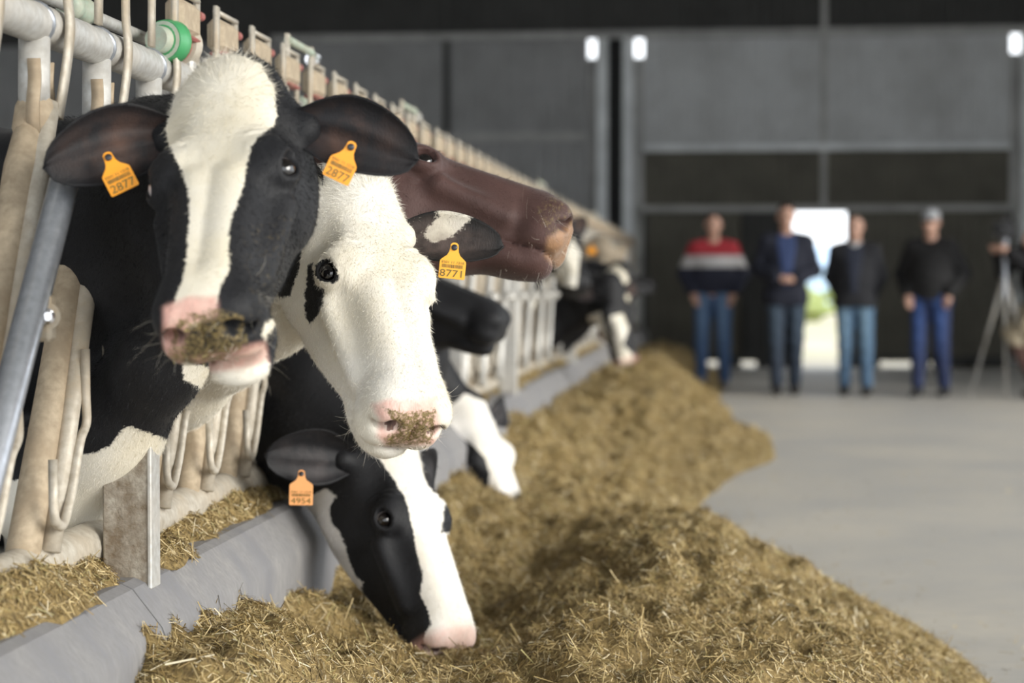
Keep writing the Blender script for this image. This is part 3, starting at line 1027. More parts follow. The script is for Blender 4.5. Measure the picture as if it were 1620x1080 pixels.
HF = 1.0
blaze1 = [(283, 130), (298, 103), (330, 84), (372, 84), (412, 100), (434, 138), (438, 182), (432, 200), (410, 215), (396, 235), (390, 260), (386, 290), (376, 320), (366, 345), (362, 370), (363, 425), (352, 445), (343, 470), (338, 500), (300, 520), (262, 520), (272, 490), (280, 465), (292, 430), (296, 390), (299, 350), (300, 330), (298, 300), (288, 275), (277, 245), (264, 225), (261, 205), (268, 180), (275, 155)]
cow1 = dict(R=R1, t=t1, Y0=3.84, h=.0046 * HF, mat=HOL, gape=.026, jx=-.016, nm=(.04, .02, -.03), dx=.10, brisk=(-1.375, -.17, .66), flecks=260,
    label='black cow with a broad white blaze, mouth open, orange tag 2877 in both ears',
    white=[blaze1, [(440, 500), (437, 512), (418, 540), (412, 525), (428, 503)], [(290, 572), (330, 580), (415, 545), (430, 590), (400, 625), (330, 620), (290, 600)],
           [(97, 655), (112, 660), (116, 688), (124, 698), (127, 725), (138, 717), (150, 722), (160, 712), (175, 705), (185, 690), (200, 672), (280, 700), (100, 1000), (-300, 1000), (-300, 760), (60, 760)]],
    pink=[([(258, 485), (300, 468), (342, 470), (346, 500), (322, 508), (300, 515), (292, 545), (288, 575), (258, 570)], 1.0), ([(300, 565), (420, 540), (425, 575), (330, 590)], .85)],
    dirt=[([(283, 500), (345, 485), (385, 500), (395, 545), (340, 575), (262, 575), (268, 545)], .42), ([(380, 360), (470, 330), (470, 520), (400, 540)], .12)],
    ears={-1: dict(tip=(660, 252), dy=-.01, w=.122, cup=.58, asym=.6, by=.075, bz=-.070, bx=.092), 1: dict(tip=(72, 266), dy=-.14, w=.125, cup=.58, asym=-.6, by=.060, bz=-.070, bx=.092)},
    ear_pat=lambda uv, i, V: np.full(len(uv), -.1),
    tags=[(-1, (555, 233), (530, 285), '2877', M['orange'], .01, .046), (1, (172, 250), (199, 302), '2877', M['orange'], .01, .048)],
    whisk=150, hair=70000, look=CAM - np.array([-.8, 3.3, 1.2]) + np.array([1.2, .4, .2]))
cow2 = dict(R=R2, t=t2, Y0=4.40, h=.0048 * HF, mat=HOL2, nm=(.0, -.03, -.03), dx=.14, brisk=(-1.42, -.14, .80), flecks=300,
    label='white-faced cow with a black streak below the eye and tag 8771',
    black=[[(487, 420), (495, 415), (498, 440), (497, 450), (512, 457), (512, 475), (503, 498), (490, 513), (483, 500), (482, 470), (484, 450)],
           [(499, 418), (520, 411), (534, 425), (537, 442), (528, 449), (512, 441), (500, 434)],
           [(450, 330), (470, 325), (485, 320), (486, 350), (480, 370), (472, 390), (478, 400), (474, 420), (465, 450), (458, 468), (440, 470)],
           [(247, 585), (300, 560), (307, 600), (300, 625), (280, 637), (262, 630), (250, 610)]],
    pink=[([(588, 640), (612, 632), (640, 632), (690, 628), (696, 660), (690, 705), (610, 705), (596, 690), (600, 665)], .9)],
    dirt=[([(604, 642), (640, 652), (690, 645), (690, 668), (682, 703), (612, 706), (606, 690), (628, 682), (618, 660)], .5)],
    ears={-1: dict(tip=(795, 385), dy=-.02, w=.105, cup=.45, by=.07, bz=-.085, bx=.085, n=(.35, -.9, .35)), 1: dict(tip=(455, 270), dy=.05, w=.11, by=.06)},
    ear_pat=lambda uv, i, V: np.where(i > .5, np.maximum(.012 - np.abs(uv[:, 0] - .42 - .15 * uv[:, 1]) * .09 - np.clip(.1 - uv[:, 1], 0, 1) * .05, -.02), np.where(uv[:, 0] < .25, .02, -.02)),
    tags=[(-1, (719, 392), (714, 441), '8771', M['yellow_tag'], .012, .050)],
    whisk=130, hair=80000, look=np.array([.15, -.95, .1]))
blaze4 = [(575, 700), (600, 725), (620, 755), (640, 785), (650, 820), (655, 850), (660, 880), (668, 905), (668, 920), (665, 940), (675, 960), (682, 985), (670, 1010), (668, 1040), (770, 1040), (770, 900), (735, 815), (714, 838), (716, 812), (722, 792), (712, 765), (700, 742), (690, 720), (680, 680), (600, 680)]
jaw4 = [(478, 788), (505, 776), (520, 788), (508, 808), (512, 830), (525, 845), (535, 870), (540, 890), (550, 915), (563, 925), (558, 935), (575, 960), (590, 985), (628, 1018), (600, 1060), (420, 1000), (400, 860)]
blk4 = [(690, 735), (712, 755), (740, 775), (740, 840), (698, 842), (702, 812), (706, 792), (700, 765)]
jaw4 = [(x + 12, y - 4) for x, y in jaw4]
cow4 = dict(R=R4, t=t4, Y0=5.06, h=.0055 * HF, mat=HOL3, nm=(.0, .0, .06), dx=.10,
    label='black and white cow eating feed, faded orange tag 4954 in its ear',
    white=[blaze4, jaw4, [(300, 640), (345, 622), (372, 640), (380, 640), (385, 660), (398, 700), (405, 735), (440, 800), (300, 900), (0, 900), (0, 640)]],
    black=[blk4],
    ears={1: dict(tip=(422, 722), dy=-.14, w=.135, cup=.62, asym=-.5, by=.055, bz=-.070, bx=.098, n=(.2, -.9, -.1)), -1: dict(dir=(-1, .1, -.3), len=.17, n=(.8, -.3, .1))},
    ear_pat=lambda uv, i, V: np.full(len(uv), -.1),
    tags=[(1, (477, 750), (476, 799), '4954', M['peach_tag'], .03, .054)],
    autopink=.7, hair=30000, look=np.array([.35, -.9, .1]))
cow3 = dict(R=R3, t=t3, Y0=5.62, h=.0055 * HF, mat=BRN, gape=-.0055, nm=(.0, .0, .0), dx=.10,
    label='dark brown cow with its muzzle raised above the white-faced cow',
    base=-1,
    pink=[([(866, 376), (905, 352), (935, 360), (918, 415), (885, 430), (862, 405)], .95)],
    dirt=[([(845, 330), (880, 300), (925, 335), (915, 360), (880, 372), (862, 372)], .22)],
    ears={-1: dict(tip=(536, 148), dy=.06, w=.10, cup=.7, n=(.8, -.5, .2)), 1: dict(dir=(1, -.1, -.45), len=.17, w=.11, n=(.1, -.2, -1))},
    ear_pat=lambda uv, i, V: np.full(len(uv), -.1),
    tags=[], whisk=160, whmat='whisker', hair=30000, look=np.array([.3, -.8, .5]))
R5, t5 = poseP((.42, -.2, -.9), (.72, -.62, .28), (.115, .23, -.045), (744, 738), 7.6)
cow5 = dict(R=R5, t=t5, Y0=7.6, h=.009 * HF, mat=HOL3, dx=.1, nm=(0, 0, .08), label='black cow with white poll and blaze, head down in the feed beside the kerb',
    white=[[(700, 655), (735, 622), (768, 635), (780, 665), (840, 680), (870, 720), (872, 740), (878, 770), (885, 850), (780, 830), (766, 797), (772, 780), (775, 750), (768, 725), (750, 705), (725, 688), (708, 672)]],
    ears={1: dict(dir=(1, -.1, -.3), len=.17, n=(.2, -.9, -.1)), -1: dict(dir=(-1, -.25, -.1), len=.16, n=(.8, -.3, .1))},
    ear_pat=lambda uv, i, V: np.full(len(uv), -.1), autopink=.5, look=np.array([.3, -.9, .1]))
R6, t6 = poseP((.93, -.2, -.30), (.28, -.1, .95), (0, .55, -.08), (797, 513), 6.6)
cow6 = dict(R=R6, t=t6, Y0=6.22, h=.008 * HF, mat=HOL3, dx=.1, label='all-black cow holding its head level beneath the brown cow', base=-1, autopink=0,
    ears={1: dict(dir=(1, -.1, -.3), len=.17, n=(.2, -.9, -.1)), -1: dict(dir=(-1, 0, -.1), len=.16, n=(.8, -.3, .1))})
R7, t7 = poseP((-.35, -.45, -.85), (-.1, -.85, .45), (0, .02, 0), (662, 500), 7.15)
cow7 = dict(R=R7, t=t7, Y0=6.92, h=.008 * HF, mat=HOL3, dx=.1, label='black cow half hidden behind the white-faced cow, pale hair inside its ear', base=-1,
    ears={-1: dict(dir=(-.4, .35, .5), len=.11, w=.09, n=(.1, -.95, .2), cup=.7), 1: dict(dir=(1, 0, -.1), len=.16, n=(.2, -.9, .1))},
    ear_pat=lambda uv, i, V: np.where((i > .5), (np.abs(uv[:, 1]) - .72) * .03, -.1))
R8, t8 = poseP((.35, -.55, -.75), (.4, -.7, .6), (0, 0, 0), (878, 330), 11.6)
cow8 = dict(R=R8, t=t8, Y0=11.7, h=.012 * HF, mat=HOL, dx=.12, label='black cow with white throat and brisket pressed to the fence',
    white=[[(905, 375), (918, 400), (912, 455), (880, 450), (858, 478), (842, 515), (828, 505), (846, 470), (872, 440), (886, 420)]],
    ears={1: dict(dir=(1, -.1, -.3), len=.17), -1: dict(dir=(-1, 0, -.3), len=.16)})
R9, t9 = poseP((.35, -.55, -.75), (.4, -.7, .6), (0, 0, 0), (952, 378), 14.6)
cow9 = dict(R=R9, t=t9, Y0=14.6, h=.013 * HF, mat=DUN, dx=.16, label='dun cow with an orange ear tag at the far end of the row', base=-1, warm=0,
    ears={1: dict(dir=(1, -.1, -.3), len=.17), -1: dict(dir=(-1, 0, -.3), len=.16)},
    tags=[(1, (937, 388), (936, 402), '', M['orange'], .01, .06)])
R10, t10 = poseP((-.1, -.6, -.75), (.1, -.75, .6), (0, 0, 0), (982, 420), 13.6)
cow10 = dict(R=R10, t=t10, Y0=13.9, h=.013 * HF, mat=HOL, dx=.3, label='black cow with a white face beside the dun cow', warm=0,
    white=[[(958, 430), (975, 418), (990, 430), (998, 455), (995, 480), (975, 490), (960, 470)]], autopink=.4,
    ears={1: dict(dir=(1, -.1, -.3), len=.17), -1: dict(dir=(-1, 0, -.3), len=.18)})
R11, t11 = poseP((.25, -.2, -.95), (.5, -.8, .2), (0, .55, -.08), (993, 575), 12.8)
cow11 = dict(R=R11, t=t11, Y0=13.1, h=.013 * HF, mat=HOL, dx=.2, label='black and white cow reaching down to the feed at the far end of the row',
    white=[[(930, 500), (950, 492), (962, 540), (940, 545)], [(965, 500), (985, 495), (995, 520), (985, 545), (1000, 560), (1005, 590), (985, 590), (972, 550)]], autopink=.5,
    ears={1: dict(dir=(1, -.1, -.3), len=.17), -1: dict(dir=(-1, 0, -.3), len=.18)})
for c in (cow1, cow2, cow4, cow3, cow5, cow6, cow7, cow8, cow9, cow10, cow11):
    build_cow(c)

# ------------------------------------------------------------------ setting: floor, walls, roof
def mat_floor():
    t = NT('scraped_concrete')
    v = t.coord()
    n = t.noise(v, 0.9, 5, 0.6)
    n2 = t.noise(t.coord(scale=(1, 6, 1)), 7, 4)
    n3 = t.noise(v, 60, 3)
    c = t.mix(t.ramp(n, 0.35, 0.65), (0.42, 0.415, 0.40), (0.54, 0.51, 0.45))
    c = t.mix(t.ramp(n2, 0.45, 0.7, 0, 0.5), c, (0.36, 0.36, 0.36))
    c = t.mix(t.ramp(n3, 0.6, 0.8, 0, 0.35), c, (0.5, 0.43, 0.28))
    t.bump(n3, 0.2, 0.003)
    return t.out(c, t.ramp(n, 0.3, 0.7, 0.55, 0.75))
M['floor'] = mat_floor()
M['kerb'] = mat_two('grey_cast_concrete', (0.205, 0.205, 0.22), (0.30, 0.29, 0.28), 5, 0.4, 0.65, 0.65, 0.75, 0, 0, 0.3, 90, (1, 1, .35))
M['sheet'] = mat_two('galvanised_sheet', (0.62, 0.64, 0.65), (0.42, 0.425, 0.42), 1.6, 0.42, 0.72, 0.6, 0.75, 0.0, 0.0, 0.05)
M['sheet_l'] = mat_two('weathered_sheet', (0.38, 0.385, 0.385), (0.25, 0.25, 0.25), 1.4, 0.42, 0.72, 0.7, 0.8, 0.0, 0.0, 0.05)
M['sheet_d'] = mat_plain('dark_brown_sheet', (0.10, 0.093, 0.073), 0.7, var=0.2, scale=2)
M['sheet_dd'] = mat_plain('black_stained_sheet', (0.05, 0.05, 0.048), 0.8, var=0.2, scale=2)  # near-black tone for the top row, door frames and one leaf
M['beam'] = mat_plain('galvanised_beam', (0.66, 0.69, 0.70), 0.5, var=0.15, scale=3)
M['beam_d'] = mat_plain('dusty_purlin', (0.36, 0.36, 0.35), 0.7, var=0.2, scale=3)
M['dark'] = mat_plain('tarred_board', (0.015, 0.015, 0.015), 0.8)
M['roof'] = mat_plain('fibre_cement_roof', (0.20, 0.20, 0.19), 0.9)

YW = 26.5
def wx(px): return atY(px, 453, YW)[0]
def wz(py): return atY(1100, py, YW)[2]

b = MB(); b.box((-12, -14, -0.12), (60, YW, 0)); tag(b.build('floor', M['floor']), kind='structure')
b = MB(); b.box((-60, YW, -0.14), (60, 160, -0.02))
tag(b.build('yard_ground', mat_two('yard_earth', (0.45, 0.38, 0.28), (0.30, 0.30, 0.16), 0.15, .45, .55)), kind='structure')
# roof: two slopes over the whole barn
b = MB()
for x0, z0, x1, z1 in ((-12, 5.4, -2, 8.4), (-2, 8.4, 9.0, 6.6)):
    b.add([(x0, -8, z0), (x1, -8, z1), (x1, YW + .5, z1), (x0, YW + .5, z0), (x0, -8, z0 + .1), (x1, -8, z1 + .1), (x1, YW + .5, z1 + .1), (x0, YW + .5, z0 + .1)],
          [(0, 3, 2, 1), (4, 5, 6, 7), (0, 1, 5, 4), (2, 3, 7, 6), (1, 2, 6, 5), (3, 0, 4, 7)])
roof = tag(b.build('ceiling', M['roof']), kind='structure')

def sheet(x0, x1, z0, z1, y, mat, parent, pitch=0.152, name='cladding_sheet'):
    """corrugated sheet facing the lane"""
    n = max(1, round((x1 - x0) / pitch)); p = (x1 - x0) / n
    xs = []; ds = []
    for i in range(n):
        for fx, d in ((0, 0), (.42, 0), (.55, -.032), (.87, -.032)):
            xs.append(x0 + p * (i + fx)); ds.append(d)
    xs.append(x1); ds.append(0)
    V = [(x, y + d, z0) for x, d in zip(xs, ds)] + [(x, y + d, z1) for x, d in zip(xs, ds)]
    k = len(xs)
    V += [(x0, y + .03, z0), (x1, y + .03, z0), (x1, y + .03, z1), (x0, y + .03, z1)]
    Fs = [(i, i + 1, k + i + 1, k + i) for i in range(k - 1)] + [(2 * k, 2 * k + 3, 2 * k + 2, 2 * k + 1), (0, k, 2 * k + 3, 2 * k), (k - 1, 2 * k + 1, 2 * k + 2, 2 * k - 1)]
    b = MB(); b.add(V, Fs)
    return b.build(name, mat, parent)

wall = MB(); wall.box((-12, YW - .06, 0), (-11.9, YW + .06, 5.3))
wall = tag(wall.build('wall_end', M['beam_d']), kind='structure')
TOP = 7.3
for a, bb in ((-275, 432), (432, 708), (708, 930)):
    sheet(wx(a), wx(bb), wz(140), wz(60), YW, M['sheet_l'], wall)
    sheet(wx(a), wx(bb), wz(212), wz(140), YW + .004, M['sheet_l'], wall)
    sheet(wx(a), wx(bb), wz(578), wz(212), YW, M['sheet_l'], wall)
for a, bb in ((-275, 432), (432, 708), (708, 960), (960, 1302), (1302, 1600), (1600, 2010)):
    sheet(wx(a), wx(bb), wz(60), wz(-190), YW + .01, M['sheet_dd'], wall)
for a, bb in ((1018, 1298), (1306, 1596)):
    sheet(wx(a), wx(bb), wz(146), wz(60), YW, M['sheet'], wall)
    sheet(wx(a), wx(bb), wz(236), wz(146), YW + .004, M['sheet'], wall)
    sheet(wx(a), wx(bb), wz(330), wz(236), YW, M['sheet_d'], wall)
sheet(wx(1612), wx(2010), wz(236), wz(60), YW, M['sheet'], wall)
sheet(wx(1612), wx(2010), wz(578), wz(236), YW, M['sheet_d'], wall)
for a, bb in ((930, 944), (1003, 1018), (1596, 1612)):   # strips under the slots that let daylight in
    q = MB(); q.box((wx(a), YW, 0), (wx(bb), YW + .03, wz(90))); q.build('filler_strip', M['beam_d'], wall)
q = MB(); q.box((wx(944), YW, 0), (wx(1003), YW + .05, wz(60))); q.build('web_board', M['dark'], wall)  # near-black colour stands in for the dark gap between the columns
def beam(name, x0, x1, y0, y1, d, mat, zb=None):
    q = MB(); q.bevel_box((wx(x0), YW - d, wz(y1) if zb is None else zb), (wx(x1), YW - .036, wz(y0)), .008)
    return q.build(name, mat, wall)
for a, bb in ((944, 962), (985, 1003), (1612, 1632)):
    beam('column', a, bb, 60, 575, .16, M['beam'], 0.0)
beam('lintel', 432, 1632, 48, 60, .10, M['beam_d'])
beam('sill_beam', 1018, 1596, 229, 240, .10, M['beam'])
beam('purlin', 432, 930, 208, 222, .08, M['beam_d'])
beam('mullion', 1297, 1307, -190, 332, .09, M['beam_d'])
beam('mullion', 703, 713, -190, 575, .07, M['sheet_dd'], 0.0)
# sliding doors below the header rail, gap over the floor, one leaf pushed aside
def door(n, x0, x1, mat, y=YW - .10, z0=0.075):
    root = sheet(wx(x0), wx(x1), z0, wz(332), y, mat, None, name='door_%d' % n)
    q = MB()
    for a, c in ((wx(x0), wx(x0) + .06), (wx(x1) - .06, wx(x1))):
        q.box((a, y - .05, z0), (c, y - .033, wz(333)))
    q.box((wx(x0), y - .051, z0), (wx(x1), y - .034, z0 + .08))
    q.build('door_frame', M['sheet_dd'], root)
    tag(root, kind='structure')
    return root
door(1, 1018, 1180, M['sheet_d'])
door(2, 1176, 1253, M['sheet_dd'], YW - .16)
door(3, 1338, 1600, M['sheet_d'])
q = MB(); q.bevel_box((wx(1018), YW - .22, wz(336)), (wx(1600), YW - .10, wz(326)), .01); tag(q.build('trim_1', M['beam_d']), kind='structure')
for i, x in enumerate((1100, 1160, 1222, 1368, 1462, 1505, 1560)):      # blocks added to break up the light strip under the doors
    w_ = (1158 - 1130, 26, 50, 44, 14, 60, 70)[i] / 119 / 2
    q = MB(); q.bevel_box((wx(x) - w_, YW - .2, 0), (wx(x) + w_, YW - .02, .085), .01); q.build('door_guide', M['sheet_dd'], wall)
# side walls
b = MB(); b.box((-12.1, -8, 0), (-11.9, YW, 5.45)); tag(b.build('wall_left', M['sheet_l']), kind='structure')
b = MB(); b.box((8.2, 17.2, 0), (8.35, YW, 6.7)); tag(b.build('wall_right', M['sheet_l']), kind='structure')
for y in (-7.5, 0.0, 8.5, 17.0):
    q = MB(); q.bevel_box((8.15, y - .12, 0), (8.4, y + .12, 6.7), .01)
    tag(q.build('barn_column', M['beam']), 'galvanised steel column along the open side of the barn', 'column', 'columns of the open side')
# beyond the door
M['hedge'] = mat_two('hedge_leaves', (0.16, 0.22, 0.05), (0.30, 0.34, 0.12), 4, .4, .6)
def lumpy(c, r, mat, name, seed):
    rr = np.random.default_rng(seed); q = MB()
    for i in range(26):
        d = rr.normal(size=3); d /= np.linalg.norm(d)
        q.sphere(np.asarray(c) + d * np.asarray(r) * rr.uniform(.3, .8), np.asarray(r) * rr.uniform(.25, .45), 8, 6)
    return q.build(name, mat, None, True)
for i, (x, y) in enumerate(((2.0, 62), (5.0, 66), (8.0, 63), (-1.5, 65))):
    tag(lumpy((x, y, .45), (2.0, 1.0, .75), M['hedge'], 'hedge_bush', i), 'sunlit green bush outside beyond the open barn door', 'bush', 'bushes beyond the door')
q = MB(); q.box((-6, 95, -.05), (16, 101, 2.0)); q.add([(-6.4, 94.6, 2.0), (16.4, 94.6, 2.0), (16.4, 101.4, 2.0), (-6.4, 101.4, 2.0), (-6, 98, 3.1), (16, 98, 3.1)], [(0, 1, 5, 4), (2, 3, 4, 5), (0, 4, 3), (1, 2, 5), (0, 3, 2, 1)])
tag(q.build('shed', mat_plain('pale_blue_shed', (0.45, 0.6, 0.8), 0.6)), 'pale blue shed far beyond the open barn door', 'shed')

# ------------------------------------------------------------------ feed kerb
kerb = empty('feed_kerb', (-1.17, 0, 0)); tag(kerb, kind='structure')
prof = [(-.985, -.01), (-.985, .20), (-.985, .425), (-.992, .445), (-1.045, .512), (-1.065, .521), (-1.36, .522), (-1.38, .50), (-1.38, -.01)]
kerb_edges = [1.9, 3.44, 5.1, 7.2, 9.3, 11.4, 13.5, 15.6, 17.7, 19.8, 21.9, 24.0, 26.3]
for y0, y1 in zip(kerb_edges[:-1], kerb_edges[1:]):
    q = MB(); k = len(prof); ny = 4
    ys_ = np.linspace(y0 + .003, y1 - .003, ny)
    V = [(x, y, z) for y in ys_ for x, z in prof]
    Fs = [(i * k + j, i * k + (j + 1) % k, (i + 1) * k + (j + 1) % k, (i + 1) * k + j) for i in range(ny - 1) for j in range(k)]
    Fs += [tuple(range(k))[::-1], tuple((ny - 1) * k + j for j in range(k))]
    q.add(V, Fs); ko = q.build('kerb_block', M['kerb'], kerb, True); shade_angle(ko.data, 24)

# ------------------------------------------------------------------ headlock fence
FX = -1.17
def rail(name, z, r, mat, label, x=FX):
    q = MB(); q.tube([(x, y, z) for y in np.linspace(1.8, 26.2, 40)], r, 18)
    o = q.build(name, mat, None, True)
    return tag(o, label, 'rail')
RT = rail('fence_rail', 1.50, .035, M['galv_pale'], 'thick galvanised top rail of the headlock fence')
RB = rail('fence_rail', .572, .042, M['galv_dirty'], 'dusty bottom rail of the headlock fence just above the kerb')
rail('latch_shaft', 1.575, .013, M['galv_pale'], 'thin latch shaft running above the top rail', FX - .05)
PIT = 0.34
def arc(pts, n=6):
    """rounded polyline"""
    P = [np.asarray(p, float) for p in pts]; out = [P[0]]
    for i in range(1, len(P) - 1):
        a = P[i] + (P[i - 1] - P[i]) * .35; c = P[i] + (P[i + 1] - P[i]) * .35
        for t in np.linspace(0, 1, n):
            out.append(a * (1 - t) ** 2 + P[i] * 2 * t * (1 - t) + c * t * t)
    out.append(P[-1])
    return out
def headlock_meshes():
    """one stanchion unit; local origin on the bottom rail's line, y = 0 at the foot"""
    m = {}
    X = 0.0
    top, bot = np.array([X, .30, 1.345]), np.array([X, .0, .585])
    q = MB()                                   # main leaning tube, flattened shoulders under the clamp
    P = [bot + (top - bot) * t for t in np.linspace(0, 1, 9)]
    q.tube(P, [.030, .029, .028, .027, .027, .028, .031, .034, .026], 14)
    m['stanchion_tube'] = q.mesh('stanchion_tube', M['galv_tan'], True)
    q = MB()                                   # stub between clamp and top rail
    q.tube([(X, .300, 1.33), (X, .302, 1.475)], .027, 14)
    m['stub_tube'] = q.mesh('stub_tube', M['galv_pale'], True)
    q = MB()                                   # second thinner tube on the lane side
    P = arc([(X + .035, .045, .60), (X + .035, .14, .92), (X + .03, .265, 1.28), (X + .02, .32, 1.36)])
    q.tube(P, .0175, 12)
    m['side_tube'] = q.mesh('side_tube', M['galv_dirty'], True)
    q = MB()                                   # clamp with two ears round the stub
    q.lathe([(.030, -.03), (.034, -.02), (.034, .02), (.029, .035)], (X, .298, 1.335), (0, .33, 1), 16)
    for s in (-1, 1):
        q.ribbon(arc([(X + .012, .30 + s * .032, 1.31), (X + .012, .30 + s * .045, 1.35), (X + .012, .30 + s * .030, 1.40), (X + .012, .30 + s * .036, 1.435)]), .022, .006, (1, 0, 0))
    m['clamp'] = q.mesh('clamp', M['galv_tan'], True)
    q = MB()                                   # flat strap up over the face of the rail
    q.ribbon(arc([(X + .034, .325, 1.34), (X + .042, .345, 1.43), (X + .045, .360, 1.50), (X + .036, .366, 1.56), (X + .036, .372, 1.678)]), .028, .009, (0, 1, 0.1))
    q.ribbon([(X + .030, .560, 1.53), (X + .030, .566, 1.674)], .026, .009, (0, 1, 0.1))
    q.tube([(X + .033, .37, 1.668), (X + .033, .566, 1.668)], .006, 8)
    m['strap'] = q.mesh('strap', M['galv_dirty'], True)
    q = MB()                                   # plastic latch block between neighbouring straps
    q.bevel_box((X + .006, .392, 1.582), (X + .046, .545, 1.655), .012)
    m['latch_block'] = q.mesh('latch_block', M['block'])
    q = MB()
    q.bevel_box((X + .008, .41, 1.574), (X + .048, .535, 1.583), .004)
    q.lathe([(.010, 0), (.010, .03)], (X + .03, .572, 1.640), (0, 1, 0), 12)
    m['red_edge'] = q.mesh('red_edge', M['red'])
    q = MB()                                   # bent guard rod
    q.tube(arc([(X + .052, .130, .94), (X + .058, .125, .86), (X + .058, .140, .81), (X + .058, .105, .785), (X + .058, .075, .70), (X + .058, .035, .64), (X + .058, -.015, .66), (X + .050, -.01, .76)]), .0085, 8)
    m['guard_rod'] = q.mesh('guard_rod', M['galv_dirty'], True)
    q = MB()                                   # coupling on the latch shaft
    q.lathe([(.016, -.05), (.024, -.045), (.027, -.02), (.021, -.012), (.021, .02), (.028, .03), (.028, .05), (.016, .055)], (X - .05, .33, 1.575), (0, 1, 0), 14)
    m['shaft_coupling'] = q.mesh('shaft_coupling', M['green'], True)
    q = MB()                                   # polished swing bar
    q.tube([(X + .075, -.02, .60), (X + .075, .06, .80), (X + .075, .27, 1.20), (X + .07, .33, 1.32)], .021, 14)
    q.lathe([(.030, -.004), (.030, .012), (.012, .014), (.012, .03)], (X + .10, .17, 1.0), (1, -.2, 0), 16)
    m['swing_bar'] = q.mesh('swing_bar', M['galv_pale'], True)
    q = MB()
    for yy in (.300,):
        q.lathe([(.0345, -.006), (.0385, -.003), (.0385, .003), (.0345, .006)], (X, yy, 1.50), (0, 1, .25), 18)
    m['weld_collar'] = q.mesh('weld_collar', M['steel'], True)
    for me in m.values():              # the whole unit leans along the fence
        co = np.zeros(len(me.vertices) * 3, np.float32); me.vertices.foreach_get('co', co); co = co.reshape(-1, 3)
        co[:, 1] += .12 * np.clip((co[:, 2] - .585) / .76, 0, 1)
        me.vertices.foreach_set('co', co.ravel()); me.update()
    return m
HM = headlock_meshes()
SPAN = []
for cv in COWS:                                # where each neck fills the fence plane: (z, y low, y high)
    sl = cv[np.abs(cv[:, 0] - FX - .015) < .06]
    for zz in np.linspace(.60, 1.36, 14):
        q_ = sl[np.abs(sl[:, 2] - zz) < .04]
        if len(q_): SPAN.append((zz, q_[:, 1].min(), q_[:, 1].max()))
def clear(y):
    return not any(y + .42 * (zz - .585) / .76 + .055 > lo_ and y + .42 * (zz - .585) / .76 - .03 < hi_ for zz, lo_, hi_ in SPAN)
k0 = -2
Ys = 3.22
NU = 67
for k in range(k0, k0 + NU):
    y = Ys + (k - 0) * PIT
    off_ = next((s_ for s_ in (0, .04, -.04, .08, -.08, .12, -.12, .16, -.16) if clear(y + s_)), None)
    open_ = off_ is None and k > 4
    if off_: y += off_
    o = empty('headlock', (FX, y, 0), 'dusty tubular headlock stanchion with strap and brown latch block', 'headlock', 'headlocks along the feed fence')
    if k == 0: o['label'] = 'headlock stanchion crossed by the shiny steel swing bar'
    if k == 1: o['label'] = 'open headlock gap in which the black cow with the broad blaze stands'
    if k == 2: o['label'] = 'headlock stanchion just behind the manure-splashed post'
    if k == 3: o['label'] = 'headlock stanchion beneath the throat of the white-faced cow'
    for nme, me in HM.items():
        if nme == 'swing_bar' and k % 2 == 0 and k > 0: continue
        if nme == 'swing_bar' and k <= 6: continue
        if nme in ('latch_block', 'red_edge') and k < 1: continue
        if (k == 1 or open_) and nme in ('stanchion_tube', 'side_tube', 'guard_rod', 'swing_bar'): continue      # a neck gap a cow stands in
        if nme in ('shaft_coupling',) and k % 2: continue
        c = bpy.data.objects.new(nme, me); COL.objects.link(c); c.parent = o
# the bright swing bar beside the first cow
o = empty('swing_bar', (-1.09, 2.9, 0), 'shiny grey steel swing bar with a bolted pivot beside the black cow', 'steel bar')
q = MB(); P0 = atX(112, 245, -1.075); P1 = atX(95, 315, -1.075); P2 = atX(-4, 695, -1.075); P3 = P2 + (P2 - P1) * .35
q.tube([P0, P1, (P1 + P2) / 2, P2, P3], .0245, 18); q.build('tube', M['steel'], o, True)
pb = atX(72, 500, -1.06)
q = MB(); q.lathe([(.022, -.012), (.024, 0), (.022, .010)], pb, (.5, -1, 0), 18); q.bevel_box(pb + [-.03, -.012, -.04], pb + [.012, .02, .035], .006); q.build('pivot_plate', M['galv_dirty'], o, True)
q = MB(); q.lathe([(.013, 0), (.013, .010), (.008, .012), (.007, .020)], pb + np.array([.005, -.012, 0]), (.5, -1, 0), 12); q.build('bolt', M['bolt'], o, True)
# tall hoops with a green spreader
for y in (5.12, 6.98, 12.2, 17.4):
    o = empty('latch_hoop', (FX, y, 1.5), 'tall latch hoop with a shiny silver end knob above the fence top' if y < 6 else 'tall latch hoop with green spreader and dull end knob above the fence', 'latch', 'tall latch hoops')
    q = MB(); q.ribbon([(FX + .03, y, 1.49), (FX + .035, y + .01, 1.71)], .028, .009, (0, 1, 0)); q.build('upright', M['galv_dirty'], o)
    q = MB(); q.ribbon([(FX + .03, y + .30, 1.49), (FX + .035, y + .31, 1.71)], .028, .009, (0, 1, 0)); q.build('upright', M['galv_dirty'], o)
    q = MB(); q.tube([(FX + .035, y + .01, 1.695), (FX + .035, y + .31, 1.695)], .011, 10); q.build('spreader', M['green'], o, True)
    q = MB(); q.lathe([(.02, 0), (.02, .03)], (FX + .035, y + .32, 1.68), (0, 1, 0), 12); q.build('end_knob', M['bolt'] if y < 6 else M['galv_pale'], o, True)
